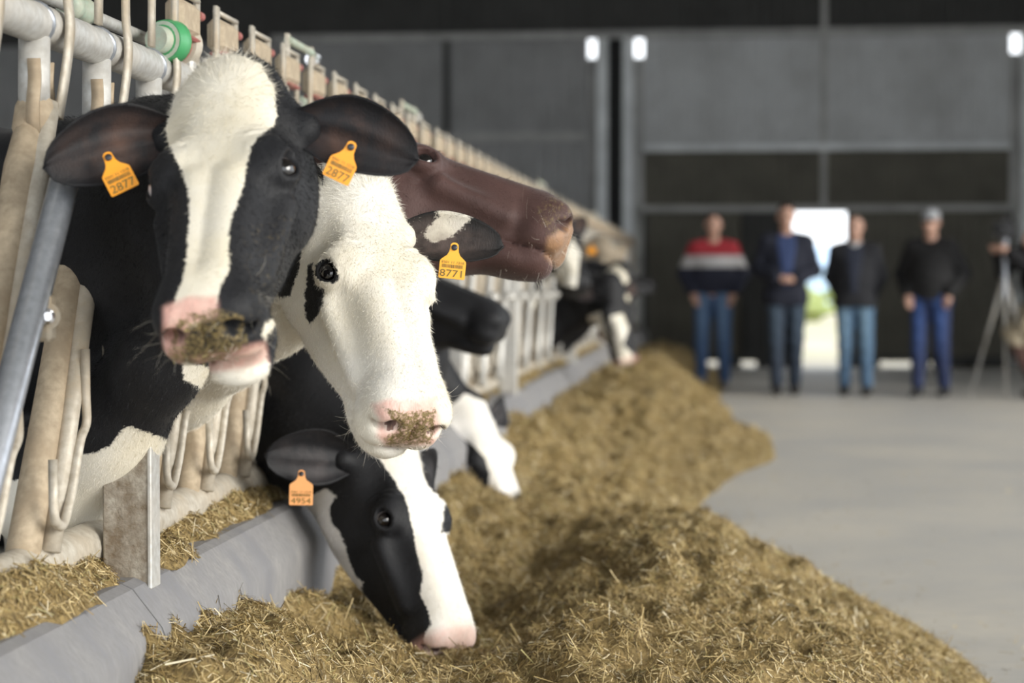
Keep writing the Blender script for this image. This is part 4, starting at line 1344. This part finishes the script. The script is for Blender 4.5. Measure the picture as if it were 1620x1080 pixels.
# the big roller just before the first cow's poll
pr = atY(287, 72, 4.22)
o = empty('latch_roller', tuple(pr), 'round dusty latch roller with red and bright green rings on the top rail', 'roller')
ax = (0.25, 1, 0)
q = MB(); q.lathe([(.036, -.02), (.046, -.016), (.046, .012), (.036, .016)], pr, ax, 24); q.build('disc', M['galv_dirty'], o, True)
q = MB(); q.lathe([(.036, -.032), (.038, -.024), (.038, -.018), (.030, -.016)], pr, ax, 24); q.build('red_ring', M['red'], o, True)
q = MB(); q.lathe([(.029, -.036), (.031, -.03), (.031, -.022), (.02, -.02)], pr, ax, 20); q.build('hub', M['block'], o, True)
pg = atY(268, 66, 4.05)
q = MB(); q.lathe([(.030, -.03), (.042, -.026), (.046, -.01), (.046, .012), (.040, .02)], pg, ax, 24); q.build('green_ring', M['green_b'], o, True)
q = MB(); q.lathe([(.026, -.055), (.028, -.05), (.028, -.03), (.04, -.028)], pg, ax, 20); q.build('cap', M['green'], o, True)
q = MB(); q.bevel_box(pr + [-.045, -.02, -.115], pr + [.03, .02, -.03], .006); q.build('bracket', M['galv_pale'], o)
# posts standing on the kerb
for i, y in enumerate((3.545, 7.9, 10.0, 14.0, 18.0, 22.0)):
    near = i == 0
    q = MB(); X0 = -1.125
    zt = 1.10 if near else 1.46
    q.bevel_box((X0, y - .025, .50), (X0 + .088, y + .025, zt), .003)
    o = q.build('fence_post', M['post'] if near else M['galv_pale'])
    tag(o, 'manure-splashed flat steel post standing on the kerb' if near else 'pale galvanised post of the feed fence standing on the kerb', 'post', None if near else 'pale fence posts')
    if near:
        q = MB(); q.bevel_box((X0 + .084, y - .028, .50), (X0 + .092, y + .03, zt), .002); q.build('edge_strip', M['galv_pale'], o)

# ------------------------------------------------------------------ feed
def vnoise(x, y, seed):
    r = np.random.default_rng(seed); T = r.random((256, 256)).astype(np.float32)
    xi = np.floor(x).astype(int); yi = np.floor(y).astype(int)
    fx = x - xi; fy = y - yi
    fx = fx * fx * (3 - 2 * fx); fy = fy * fy * (3 - 2 * fy)
    g = lambda a, b2: T[a % 256, b2 % 256]
    return (g(xi, yi) * (1 - fx) + g(xi + 1, yi) * fx) * (1 - fy) + (g(xi, yi + 1) * (1 - fx) + g(xi + 1, yi + 1) * fx) * fy - .5
FP = np.array([  # x, y, height
    (-1.0, 2.2, .2), (-.7, 2.2, .2), (-.3, 2.2, .25), (.1, 2.2, .05), (.4, 2.2, -.1),
    (-.97, 3.1, .27), (-.7, 3.0, .28), (-.3, 3.0, .25), (.2, 3.0, .12), (.6, 3.0, -.05),
    (-.96, 3.42, .40), (-.96, 3.68, .50), (-.80, 3.6, .42), (-.6, 3.7, .27), (-.35, 3.7, .24), (.0, 3.8, .22), (.35, 3.9, .14), (.7, 3.9, .0), (1.0, 3.9, -.15),
    (-.98, 4.15, .33), (-.8, 4.2, .27), (-.6, 4.3, .14), (-.4, 4.4, .23), (-.2, 4.4, .29), (.1, 4.5, .26), (.4, 4.6, .14), (.7, 4.7, .01), (1.0, 4.7, -.15),
    (-.99, 4.7, .33), (-.82, 4.8, .20), (-.62, 4.8, .17), (-.47, 4.75, .23), (-.36, 4.85, .37), (-.1, 4.9, .37), (.2, 5.0, .24), (.45, 5.1, .12), (.70, 5.3, .01), (1.0, 5.2, -.15),
    (-.99, 5.3, .36), (-.82, 5.3, .12), (-.65, 5.35, .07), (-.45, 5.4, .12), (-.28, 5.5, .37), (0, 5.6, .35), (.25, 5.7, .22), (.5, 5.7, .08), (.75, 5.8, -.03), (1.0, 5.8, -.15),
    (-.99, 6.1, .40), (-.8, 6.1, .16), (-.55, 6.1, .08), (-.38, 6.3, .24), (-.22, 6.4, .43), (.05, 6.4, .29), (.3, 6.4, .14), (.55, 6.5, -.02), (.9, 6.5, -.15),
    (-.99, 7.0, .36), (-.75, 7.0, .24), (-.5, 7.0, .18), (-.25, 7.0, .24), (.0, 7.0, .18), (.25, 7.2, .02), (.5, 7.2, -.1), (.9, 7.2, -.15),
    (-.99, 8.2, .34), (-.75, 8.2, .20), (-.5, 8.2, .14), (-.3, 8.2, .08), (-.05, 8.2, .0), (.3, 8.2, -.12),
    (-.99, 9.4, .44), (-.8, 9.4, .30), (-.55, 9.4, .17), (-.35, 9.4, .06), (-.1, 9.4, -.02), (.3, 9.4, -.12),
    (-.99, 10.8, .42), (-.8, 10.8, .33), (-.55, 10.8, .22), (-.3, 10.9, .10), (-.08, 11.0, .0), (.3, 11.0, -.1),
    (-.99, 12.2, .40), (-.8, 12.2, .40), (-.5, 12.2, .33), (-.2, 12.3, .20), (.1, 12.4, .10), (.33, 12.6, .0), (.6, 12.6, -.12),
    (-.99, 13.6, .36), (-.8, 13.6, .42), (-.5, 13.6, .38), (-.2, 13.6, .22), (.1, 13.6, .09), (.32, 13.4, .0), (.6, 13.5, -.12),
    (-.99, 16, .34), (-.75, 16, .40), (-.5, 16, .34), (-.25, 16, .16), (0, 16, .02), (.3, 16, -.1),
    (-.99, 19, .32), (-.75, 19, .38), (-.5, 19, .36), (-.3, 19.2, .16), (-.12, 19.5, .0), (.2, 19, -.1),
    (-.99, 23, .30), (-.75, 23, .36), (-.5, 23, .32), (-.3, 23, .14), (-.1, 23, .0), (.2, 23, -.1), (-.7, 26, .2), (-.2, 26, 0), (-.99, 26, .2)])
def feed_h(x, y):
    x = np.asarray(x, np.float32); y = np.asarray(y, np.float32)
    num = np.zeros_like(x); den = np.zeros_like(x) + 1e-9
    for fx, fy, fz in FP:
        sx = .15; sy = .30 + .035 * fy
        g = np.exp(-((x - fx) / sx) ** 2 / 2 - ((y - fy) / sy) ** 2 / 2)
        num += g * fz; den += g
    z = num / den
    amp = np.clip(z / .15, 0, 1)
    z = z + amp * (.085 * vnoise(x * 3.1, y * 2.6, 1) + .075 * vnoise(x * 7, y * 6, 2) + .062 * vnoise(x * 16, y * 14, 3) + .036 * vnoise(x * 38, y * 36, 4))
    # the lane is bare beyond the toe, with scraps
    return np.where(z < .004, z - .02, z)
def mat_feed(name):
    t = NT(name)
    v = t.coord()
    n = t.noise(v, 55, 5, 0.7); n2 = t.noise(v, 6, 3)
    c = t.mix(t.ramp(n, 0.35, 0.62), (0.085, 0.056, 0.020), (0.33, 0.235, 0.090))
    c = t.mix(t.ramp(n2, 0.40, 0.66, 0, .5), c, (0.22, 0.155, 0.06))
    t.bump(n, 0.7, 0.012)
    return t.out(c, 0.8)
M['feed'] = mat_feed('chopped_feed')
def mat_straw():
    t = NT('feed_straw'); a = t.attr('coat')
    return t.out(a.outputs['Color'], 0.6)
M['straw'] = mat_straw()
ya = np.concatenate([np.arange(2.2, 7.4, .022), np.arange(7.4, 14, .05), np.arange(14, 26.3, .11)])
xa = np.arange(-1.0, .95, .022)
XX, YY = np.meshgrid(xa, ya, indexing='ij')
ZZ = feed_h(XX.ravel(), YY.ravel()).reshape(XX.shape)
nx_, ny_ = XX.shape
ii, jj = np.meshgrid(np.arange(nx_ - 1), np.arange(ny_ - 1), indexing='ij')
A_ = (ii * ny_ + jj).ravel()
QF = np.stack([A_, A_ + ny_, A_ + ny_ + 1, A_ + 1], 1)
zf = ZZ.ravel()
keep = (zf[QF] > -.012).any(1)
VF = np.stack([XX.ravel(), YY.ravel(), np.maximum(zf, -.02)], 1)
used = np.unique(QF[keep]); remap = np.full(len(VF), -1); remap[used] = np.arange(len(used))
heap = link('feed_heap', mesh_from('feed_heap', VF[used], remap[QF[keep]], [M['feed']], True))
tag(heap, 'long windrow of chopped yellow-brown feed piled along the kerb', 'feed', None, 'stuff')

PAL = np.array([(.58, .46, .24), (.45, .34, .15), (.34, .24, .09), (.22, .15, .055), (.13, .09, .035), (.68, .60, .42), (.36, .31, .13)])
PW = np.array([.20, .26, .22, .13, .06, .07, .06])
def straw(name, P, N, parent, lo, hi, wlo, whi, lift=.25):
    n = len(P)
    d = RNG.normal(size=(n, 3)); d = d - N * (d * N).sum(1)[:, None] * (1 - lift); d /= np.linalg.norm(d, axis=1)[:, None]
    ln = RNG.gamma(2.2, (lo + hi) / 2 / 2.2, n).clip(lo, hi * 1.8)
    s = np.cross(d, N + RNG.normal(size=(n, 3)) * .5); s /= np.linalg.norm(s, axis=1)[:, None] + 1e-9
    wd = RNG.uniform(wlo, whi, n)[:, None] / 2
    c = P + N * RNG.uniform(-.002, .006, n)[:, None]
    a = c - d * ln[:, None] / 2; e = c + d * ln[:, None] / 2 + N * (RNG.normal(size=n) * .002)[:, None]
    V = np.stack([a - s * wd, a + s * wd, e + s * wd * .7, e - s * wd * .7], 1).reshape(-1, 3)
    Q = np.arange(4 * n).reshape(n, 4)
    me = mesh_from(name, V, Q, [M['straw']])
    col = PAL[RNG.choice(len(PAL), n, p=PW / PW.sum())] * RNG.uniform(.75, 1.15, (n, 1))
    set_attr(me, 'coat', np.repeat(np.clip(col, 0, 1), 4, axis=0))
    return tag(link(name, me, parent), kind='stuff')
def scatter(n, x0, x1, y0, y1, hf, thr=.0):
    x = RNG.uniform(x0, x1, n); y = RNG.uniform(y0, y1, n)
    z = hf(x, y); k = z > thr; x, y, z = x[k], y[k], z[k]
    e = .012
    N = np.stack([-(hf(x + e, y) - z) / e, -(hf(x, y + e) - z) / e, np.ones(len(x))], 1)
    N /= np.linalg.norm(N, axis=1)[:, None]
    return np.stack([x, y, z], 1), N
SQ = 1.0
P, N = scatter(int(230000 * SQ), -1.0, .9, 3.1, 6.9, feed_h); straw('feed_straw', P, N, heap, .010, .030, .0011, .0026)
P, N = scatter(int(9000 * SQ), -1.0, .9, 3.1, 6.9, feed_h); straw('feed_straw', P, N, heap, .03, .06, .0018, .0038, .5)
P, N = scatter(int(90000 * SQ), -1.0, .7, 6.9, 14, feed_h); straw('feed_straw', P, N, heap, .02, .05, .002, .004)
P, N = scatter(int(26000 * SQ), -1.0, .4, 14, 26, feed_h); straw('feed_straw', P, N, heap, .03, .08, .004, .008)
# thin scatter on the lane round the toe of the windrow
def lane_h(x, y): return np.zeros_like(np.asarray(x, float))
def lane_scatter(n, y0, y1):
    x = RNG.uniform(-.5, 1.5, n); y = RNG.uniform(y0, y1, n)
    z = feed_h(x, y); k = (z < .01) & (RNG.random(n) < np.clip(.55 + z * 3.2, .02, 1))
    P = np.stack([x[k], y[k], np.full(k.sum(), .003)], 1)
    return P, np.tile([0, 0, 1.0], (len(P), 1))
P, N = lane_scatter(int(9000 * SQ), 4.6, 11.5); straw('feed_scraps', P, N, heap, .008, .03, .0015, .003, .05)
# feed lying on the kerb top
def kerb_h(x, y):
    x = np.asarray(x, float); y = np.asarray(y, float)
    b0 = .535 + .05 * vnoise(x * 4, y * 2.2, 11) + .035 * vnoise(x * 12, y * 9, 12) + .02 * vnoise(x * 30, y * 28, 13)
    lump = .07 * np.exp(-((y - 3.78) / .13) ** 2 - ((x + 1.06) / .06) ** 2) + .06 * np.exp(-((y - 3.0) / .35) ** 2 - ((x + 1.12) / .06) ** 2) + .03 * np.exp(-((y - 4.5) / .5) ** 2 - ((x + 1.13) / .06) ** 2)
    edge = np.clip((-1.075 - x + .05 * vnoise(x * 0 + 3.3, y * 5, 15)) / .05, -1.6, 1) * .035
    return b0 + lump + edge - .034
xk = np.arange(-1.34, -1.02, .014); yk2 = np.concatenate([np.arange(2.2, 7.4, .02), np.arange(7.4, 26.2, .08)])
XK, YK = np.meshgrid(xk, yk2, indexing='ij'); ZK = kerb_h(XK, YK)
a_, b_ = XK.shape
ii, jj = np.meshgrid(np.arange(a_ - 1), np.arange(b_ - 1), indexing='ij'); A_ = (ii * b_ + jj).ravel()
QK = np.stack([A_, A_ + b_, A_ + b_ + 1, A_ + 1], 1)
QK = QK[(ZK.ravel()[QK] > .519).any(1)]
kf = link('kerb_feed', mesh_from('kerb_feed', np.stack([XK.ravel(), YK.ravel(), np.maximum(ZK.ravel(), .512)], 1), QK, [M['feed']], True))
tag(kf, 'loose chopped feed lying on top of the concrete kerb', 'feed', None, 'stuff')
P, N = scatter(int(52000 * SQ), -1.34, -1.02, 2.3, 6.5, kerb_h, .522); straw('kerb_straw', P, N, kf, .010, .03, .0011, .0026)
P, N = scatter(int(12000 * SQ), -1.34, -.99, 6.5, 18, kerb_h, .522); straw('kerb_straw', P, N, kf, .02, .05, .002, .004)

# ------------------------------------------------------------------ people
M['skin'] = mat_plain('skin', (0.55, 0.33, 0.25), 0.5, var=.08)
def mat_attr(name, rough=.85):
    t = NT(name); a = t.attr('coat'); v = t.coord()
    c = t.mix(t.ramp(t.noise(v, 40, 3), .3, .7, 0, .25), a.outputs['Color'], (0.02, 0.02, 0.025))
    return t.out(c, rough)
M['cloth'] = mat_attr('cloth')
def figure(sp):
    H = sp['H']; k = H / 1.76
    ang = sp.get('turn', 0.0); ca, sa = math.cos(ang), math.sin(ang)
    loc = np.array(sp['loc'], float)
    def Wp(p):
        p = np.asarray(p, float) * k
        return np.array([ca * p[0] - sa * p[1], sa * p[0] + ca * p[1], p[2]]) + loc
    # joints, facing -y; s=+1 is the figure's left
    J = dict(hip={s: (s * .095, 0, .93) for s in (-1, 1)}, sh={s: (s * .172, .0, 1.405) for s in (-1, 1)})
    kn = sp['knee']; an = sp['ankle']; el = sp['elbow']; wr = sp['wrist']
    hc = np.array(sp.get('head', (0, -.03, 1.645)))
    g = sp.get('girth', 1.0)
    lean = np.array(sp.get('lean', (0, 0, 0)), float)
    up = lambda p: np.asarray(p, float) + lean * np.clip((np.asarray(p)[2] - .9) / .6, 0, 1.3)
    def f_head(p):
        c = Wp(hc)
        q = (p - c)
        q = np.stack([q[:, 0] * ca + q[:, 1] * sa, -q[:, 0] * sa + q[:, 1] * ca, q[:, 2]], 1) / k
        d = sd_ell(q, (0, .01, .025), (.076, .096, .095))
        d = smin(d, sd_ell(q, (0, -.025, -.055), (.056, .066, .062)), .03)
        d = smin(d, sd_cap(q, (0, -.085, .012), (0, -.108, -.022), .010, .016), .012)      # nose
        for s in (-1, 1):
            d = smin(d, sd_ell(q, (s * .078, .012, -.005), (.010, .022, .032)), .008)       # ears
            d = smax(d, -sd_ell(q, (s * .032, -.098, .012), (.016, .016, .010)), .012)      # eye sockets
        d = smax(d, -sd_ell(q, (0, -.098, -.065), (.026, .012, .004)), .008)                # mouth
        return d * k
    def chain(p, pts, rs, kk=.03):
        return sd_chain(p, [Wp(up(x)) for x in pts], [r * k for r in rs], kk)
    def torso(p, e):
        d = chain(p, [(0, 0.0, .98), (0, -.01 * g, 1.12), (0, .0, 1.30)], [.118 * g + e, .122 * g + e, .112 + e], .06)
        for s in (-1, 1):
            d = smin(d, chain(p, [(s * .075, 0, .96), (s * .085 * g, -.005, 1.12), (s * .095, 0, 1.33)], [.080 * g + e, .086 * g + e, .085 + e], .05), .06)
            d = smin(d, chain(p, [(s * .045, .01, 1.44), J['sh'][s]], [.055 + e, .060 + e]), .06)
        return d
    def arms(p, e, end=1.0):
        d = None
        for s in (-1, 1):
            w_ = np.array(el[s]) + (np.array(wr[s]) - np.array(el[s])) * end
            c = chain(p, [J['sh'][s], el[s], w_], [.060 + e, .046 + e, .034 + e + .008 * (e > 0)], .02)
            d = c if d is None else np.minimum(d, c)
        return d
    def legs(p, e):
        d = chain(p, [(-.06, .01, .95), (.06, .01, .95)], [.118 * g + e, .118 * g + e])
        for s in (-1, 1):
            d = smin(d, chain(p, [J['hip'][s], kn[s], an[s]], [.092 + e, .062 + e, .042 + e * 1.6], .03), .045)
        return d
    def hands(p):
        d = None
        for s in (-1, 1):
            w_ = np.array(wr[s], float); dr = w_ - np.array(el[s]); dr /= np.linalg.norm(dr)
            dr = np.array(sp.get('hand', {}).get(s, dr), float); dr /= np.linalg.norm(dr)
            c = chain(p, [w_, w_ + dr * .07], [.030, .036], .02)
            side = np.cross(dr, [0, 0, 1.0]); side /= np.linalg.norm(side) + 1e-9
            for i, (o, l) in enumerate(((-.027, .070), (-.009, .080), (.009, .076), (.027, .060))):
                a = w_ + dr * .075 + side * o
                c = smin(c, chain(p, [a, a + dr * l * .55, a + dr * l * .9 + np.array([0, .015, -.01])], [.0105, .0095, .008], .006), .012)
            a = w_ + dr * .03 + side * s * .03
            c = smin(c, chain(p, [a, a + dr * .045 + side * s * .022, a + dr * .075 + side * s * .024], [.013, .011, .009], .006), .015)
            d = c if d is None else np.minimum(d, c)
        return d
    plane = lambda p, z: (p[:, 2] - (z * k + loc[2]))
    def f_body(p):
        d = smin(f_head(p), chain(p, [hc + np.array([0, .02, -.08]), (0, .01, 1.40)], [.052, .062], .03), .03)
        d = smin(d, torso(p, -.006), .05)
        d = smin(d, arms(p, -.006), .04)
        d = smin(d, hands(p), .015)
        return smin(d, legs(p, -.006), .05)
    ext = np.array([Wp(up(x)) for x in list(kn.values()) + list(an.values()) + list(el.values()) + list(wr.values()) + [hc]])
    lo = np.minimum(ext.min(0), loc - [.32, .25, 0]) - .2; hi = np.maximum(ext.max(0), loc + [.32, .25, H]) + .2
    lo[2] = loc[2] - .02
    def mk(fn, h, lo_, hi_):
        return polygonise(fn, *[np.arange(lo_[i], hi_[i] + h, h).astype(np.float32) for i in range(3)])
    root = empty('person', tuple(loc), sp['label'], 'person')
    V, Q = mk(f_body, .0105, lo, hi)
    body = link('body', mesh_from('person_body', V, Q, [M['skin']], True), root)
    def garment(name, fn, col, h=.011):
        V, Q = mk(fn, h, lo, hi)
        me = mesh_from(name, V, Q, [M['cloth']], True)
        vl = (V - loc) @ np.array([[ca, -sa, 0], [sa, ca, 0], [0, 0, 1]]) / k
        c = col(vl) if callable(col) else np.tile(col, (len(V), 1))
        set_attr(me, 'coat', c)
        return link(name, me, root)
    tops = sp['top']
    def f_top(p):
        d = smin(torso(p, .012 + tops.get('e', 0)), arms(p, .010 + tops.get('e', 0), .93), .03)
        if tops.get('skirt'):
            d = smin(d, chain(p, [(-.07, 0, .90), (.07, 0, .90)], [.135 * g + .01, .135 * g + .01]), .05)
        wv = p[:, 0] * 0 + .008 * np.sin(p[:, 2] * 60 + p[:, 0] * 25) * .35
        d = smax(d, -plane(p, tops['hem']) , .01) + wv
        return smax(d, -(sd_ell(p, Wp(up((0, -.02, 1.52))), np.array([.075, .085, .07]) * k)), .01)
    garment(tops['name'], f_top, tops['col'])
    if 'inner' in sp:
        inn_ = sp['inner']
        def f_in(p):
            d = torso(p, .020 + tops.get('e', 0))
            q = (p - loc) @ np.array([[ca, -sa, 0], [sa, ca, 0], [0, 0, 1]]) / k
            d = smax(d, np.abs(q[:, 0]) - inn_['w'] * np.clip((q[:, 2] - .85) / .5, .5, 1), .01)
            d = smax(d, q[:, 1] + .06, .01)
            d = smax(d, -plane(p, 1.0), .01)
            return smax(d, -(sd_ell(p, Wp(up((0, -.03, 1.53))), np.array([.06, .09, .065]) * k)), .01)
        garment(inn_['name'], f_in, inn_['col'])
    if 'collar' in sp:
        garment('collar', lambda p: smax(np.abs(sd_ell(p, Wp(up((0, -.0, 1.465))), np.array([.080, .085, .05]) * k)) - .008, plane(p, 1.50), .006), sp['collar'])
    def f_jeans(p):
        d = legs(p, .010)
        d = smax(d, plane(p, sp.get('waist', 1.0)), .01)
        d = smax(d, -plane(p, sp.get('hemz', .085)), .01)
        return d + .003 * np.sin(p[:, 2] * 45 + p[:, 0] * 30)
    garment('trousers', f_jeans, sp['legs'])
    for s in (-1, 1):
        a = np.array(an[s], float)
        def f_shoe(p, a=a):
            t = sp.get('toe', {}).get(s, (0, -1, 0))
            tt = np.array(t, float)
            d = chain(p, [a * [1, 1, 0] + [0, .03, .045 + max(0, a[2] - .09)], a * [1, 1, 0] + tt * .15 + [0, 0, .035 + max(0, a[2] - .09)]], [.042, .036])
            d = smin(d, chain(p, [a * [1, 1, 0] + [0, .02, .05], a + [0, 0, .02]], [.045, .046]), .02)
            return smax(d, -plane(p, 0.0), .008)
        garment('shoe', f_shoe, sp['shoes'], .010)
    hr = sp.get('hair')
    if hr is not None:
        def f_hair(p):
            c = Wp(hc); q = (p - c)
            q = np.stack([q[:, 0] * ca + q[:, 1] * sa, -q[:, 0] * sa + q[:, 1] * ca, q[:, 2]], 1) / k
            d = sd_ell(q, (0, .018, .036), (.082, .096, .094))
            d = smax(d, .048 - q[:, 2] - q[:, 1] * .45, .012)
            return d * k
        garment('hair', f_hair, hr, .009)
    if 'cap' in sp:
        def f_cap(p):
            c = Wp(hc); q = (p - c)
            q = np.stack([q[:, 0] * ca + q[:, 1] * sa, -q[:, 0] * sa + q[:, 1] * ca, q[:, 2]], 1) / k
            d = smax(sd_ell(q, (0, .012, .045), (.086, .104, .088)), .03 - q[:, 2], .01)
            d = smin(d, sd_ell(q, (0, -.115, .040), (.066, .075, .010)), .012)
            return d * k
        garment('cap', f_cap, sp['cap'], .008)
        def f_gl(p):
            c = Wp(hc); q = (p - c)
            q = np.stack([q[:, 0] * ca + q[:, 1] * sa, -q[:, 0] * sa + q[:, 1] * ca, q[:, 2]], 1) / k
            d = np.minimum(sd_ell(q, (.034, -.106, .010), (.026, .008, .018)), sd_ell(q, (-.034, -.106, .010), (.026, .008, .018)))
            d = np.minimum(d, sd_cap(q, (-.02, -.11, .016), (.02, -.11, .016), .004, .004))
            for s in (-1, 1):
                d = np.minimum(d, sd_cap(q, (s * .058, -.10, .014), (s * .084, .0, .012), .004, .004))
            return d * k
        garment('sunglasses', f_gl, (.02, .02, .02), .005)
    # eyes
    for s in (-1, 1):
        q = MB(); q.sphere(Wp(hc + np.array([s * .032, -.083, .012])), .0125 * k, 10, 8)
        me = q.mesh('person_eye', M['cloth'], True); set_attr(me, 'coat', np.tile((.25, .2, .17), (q.n, 1))); link('eye', me, root)
    return root

def ground(px, py):
    p = atZ(px, py, 0.0); return (p[0], p[1], 0.0)
NAVY = (.018, .022, .045)
def stripes(v):
    c = np.tile(NAVY, (len(v), 1)).astype(float)
    z = v[:, 2] + .0 * np.abs(v[:, 0])
    c[z > 1.225] = (.62, .62, .64); c[z > 1.345] = (.42, .03, .045)
    return c
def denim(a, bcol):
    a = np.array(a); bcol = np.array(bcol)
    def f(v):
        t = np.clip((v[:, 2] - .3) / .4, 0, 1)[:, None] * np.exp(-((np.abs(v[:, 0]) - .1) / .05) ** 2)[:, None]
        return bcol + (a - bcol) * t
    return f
g1 = ground(1128, 617)
figure(dict(label='man in a navy jumper with red and white chest bands, hands in jeans pockets', loc=g1, H=1.79, girth=1.08,
    knee={1: (.105, -.05, .50), -1: (-.115, .02, .49)}, ankle={1: (.115, .03, .09), -1: (-.12, -.14, .09)},
    elbow={1: (.295, .05, 1.16), -1: (-.295, .05, 1.16)}, wrist={1: (.205, -.10, .985), -1: (-.205, -.10, .985)},
    hand={1: (-.3, -.2, -1), -1: (.3, -.2, -1)}, hair=(.02, .014, .012),
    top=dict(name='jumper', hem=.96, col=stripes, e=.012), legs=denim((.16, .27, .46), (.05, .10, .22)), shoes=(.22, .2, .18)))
g2 = ground(1243, 624)
figure(dict(label='man in a dark blazer over a blue shirt, hands joined in front', loc=g2, H=1.85, girth=.98,
    knee={1: (.09, -.03, .50), -1: (-.095, -.06, .50)}, ankle={1: (.085, .08, .09), -1: (-.085, -.10, .09)},
    elbow={1: (.262, .03, 1.15), -1: (-.262, .03, 1.15)}, wrist={1: (.085, -.205, 1.075), -1: (-.085, -.205, 1.075)},
    hand={1: (-1, -.25, -.15), -1: (1, -.15, -.1)}, hair=(.03, .022, .018),
    top=dict(name='blazer', hem=.82, col=(.010, .013, .028), e=.012, skirt=True), inner=dict(name='shirt', w=.085, col=(.035, .06, .16)),
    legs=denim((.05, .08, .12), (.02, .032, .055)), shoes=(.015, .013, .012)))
g3 = ground(1352, 625)
figure(dict(label='man in an open dark jacket, white collar and light blue jeans, hands behind him', loc=g3, H=1.74, girth=1.0, turn=-.15,
    knee={1: (.11, -.04, .49), -1: (-.09, -.02, .49)}, ankle={1: (.12, -.06, .09), -1: (-.10, .0, .09)},
    elbow={1: (.245, .07, 1.16), -1: (-.245, .07, 1.16)}, wrist={1: (.16, .15, .98), -1: (-.16, .15, .98)},
    hand={1: (-.6, .4, -.7), -1: (.6, .4, -.7)}, hair=(.10, .085, .07),
    top=dict(name='jacket', hem=.86, col=(.014, .015, .020), e=.012, skirt=True), inner=dict(name='pullover', w=.08, col=(.022, .028, .05)), collar=(.55, .56, .58),
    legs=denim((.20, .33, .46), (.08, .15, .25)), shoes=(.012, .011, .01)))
g4 = ground(1472, 627)
figure(dict(label='man in a black pullover, grey cap and sunglasses, hands in jeans pockets', loc=g4, H=1.78, girth=1.12, turn=-.35,
    knee={1: (.11, -.02, .49), -1: (-.10, -.06, .49)}, ankle={1: (.12, .05, .09), -1: (-.10, -.10, .09)},
    elbow={1: (.30, .06, 1.16), -1: (-.30, .06, 1.16)}, wrist={1: (.20, -.10, .985), -1: (-.20, -.10, .985)},
    hand={1: (-.2, -.2, -1), -1: (.2, -.2, -1)}, cap=(.42, .44, .47),
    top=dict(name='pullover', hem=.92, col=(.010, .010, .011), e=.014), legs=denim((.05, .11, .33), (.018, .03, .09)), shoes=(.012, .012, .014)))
g5 = ground(1650, 628)
figure(dict(label='camera operator in a black jacket and khaki trousers crouching at the edge of the lane', loc=(g5[0], g5[1], 0), H=1.72, girth=1.05, turn=-1.0, lean=(0, -.12, 0),
    knee={1: (.16, -.36, .70), -1: (-.14, -.30, .64)}, ankle={1: (.16, -.16, .09), -1: (-.14, .05, .09)},
    elbow={1: (.24, -.24, 1.22), -1: (-.24, -.24, 1.22)}, wrist={1: (.09, -.40, 1.40), -1: (-.09, -.40, 1.40)},
    hand={1: (-.3, -.7, .5), -1: (.3, -.7, .5)}, hair=(.03, .02, .016), head=(0, -.10, 1.60),
    top=dict(name='jacket', hem=.86, col=(.008, .008, .010), e=.02, skirt=True), legs=lambda v: np.where(v[:, 2:3] > .50, (.42, .36, .26), (.16, .09, .075)), shoes=(.06, .05, .03)))
# video camera on a silver tripod
c5 = atY(1590, 365, g5[1] - .3)
o = empty('video_camera', (c5[0], c5[1], 0.0), 'black video camera held on a silver tripod by the camera operator', 'camera')
M['cam_black'] = mat_plain('camera_black', (.012, .012, .014), .45)
q = MB(); q.bevel_box(c5 + [-.08, -.10, -.07], c5 + [.09, .14, .09], .015); q.build('camera_body', M['cam_black'], o)
q = MB(); q.lathe([(.04, 0), (.045, .02), (.045, .12), (.052, .13), (.052, .16), (.04, .162)], c5 + np.array([-.05, -.10, .01]), (-.35, -1, 0), 20); q.build('lens', M['cam_black'], o, True)
q = MB(); q.tube(arc([c5 + [.0, -.06, .09], c5 + [.0, -.05, .15], c5 + [.0, .10, .15], c5 + [.0, .11, .09]]), .012, 8); q.build('top_handle', M['cam_black'], o, True)
q = MB(); q.lathe([(.02, .0), (.02, .5), (.03, .51), (.03, .56)], (c5[0], c5[1], c5[2] - .63), (0, 0, 1), 14); q.build('centre_column', M['steel'], o, True)
hub = np.array([c5[0], c5[1], c5[2] - .40])
for pt in ((1536, 583), (1592, 607), (1640, 600)):
    ft = atZ(pt[0], pt[1], 0.0); ft[1] = np.clip(ft[1], c5[1] - .5, c5[1] + .5); ft = np.array([atY(pt[0], 540, ft[1])[0], ft[1], 0.0])
    mid = hub + (ft - hub) * .5
    q = MB(); q.tube([hub, mid], .017, 10); q.tube([mid, ft + [0, 0, .02]], .012, 10); q.lathe([(.018, 0), (.022, .02), (.014, .05)], ft, (0, 0, 1), 10); q.build('tripod_leg', M['galv_pale'], o, True)
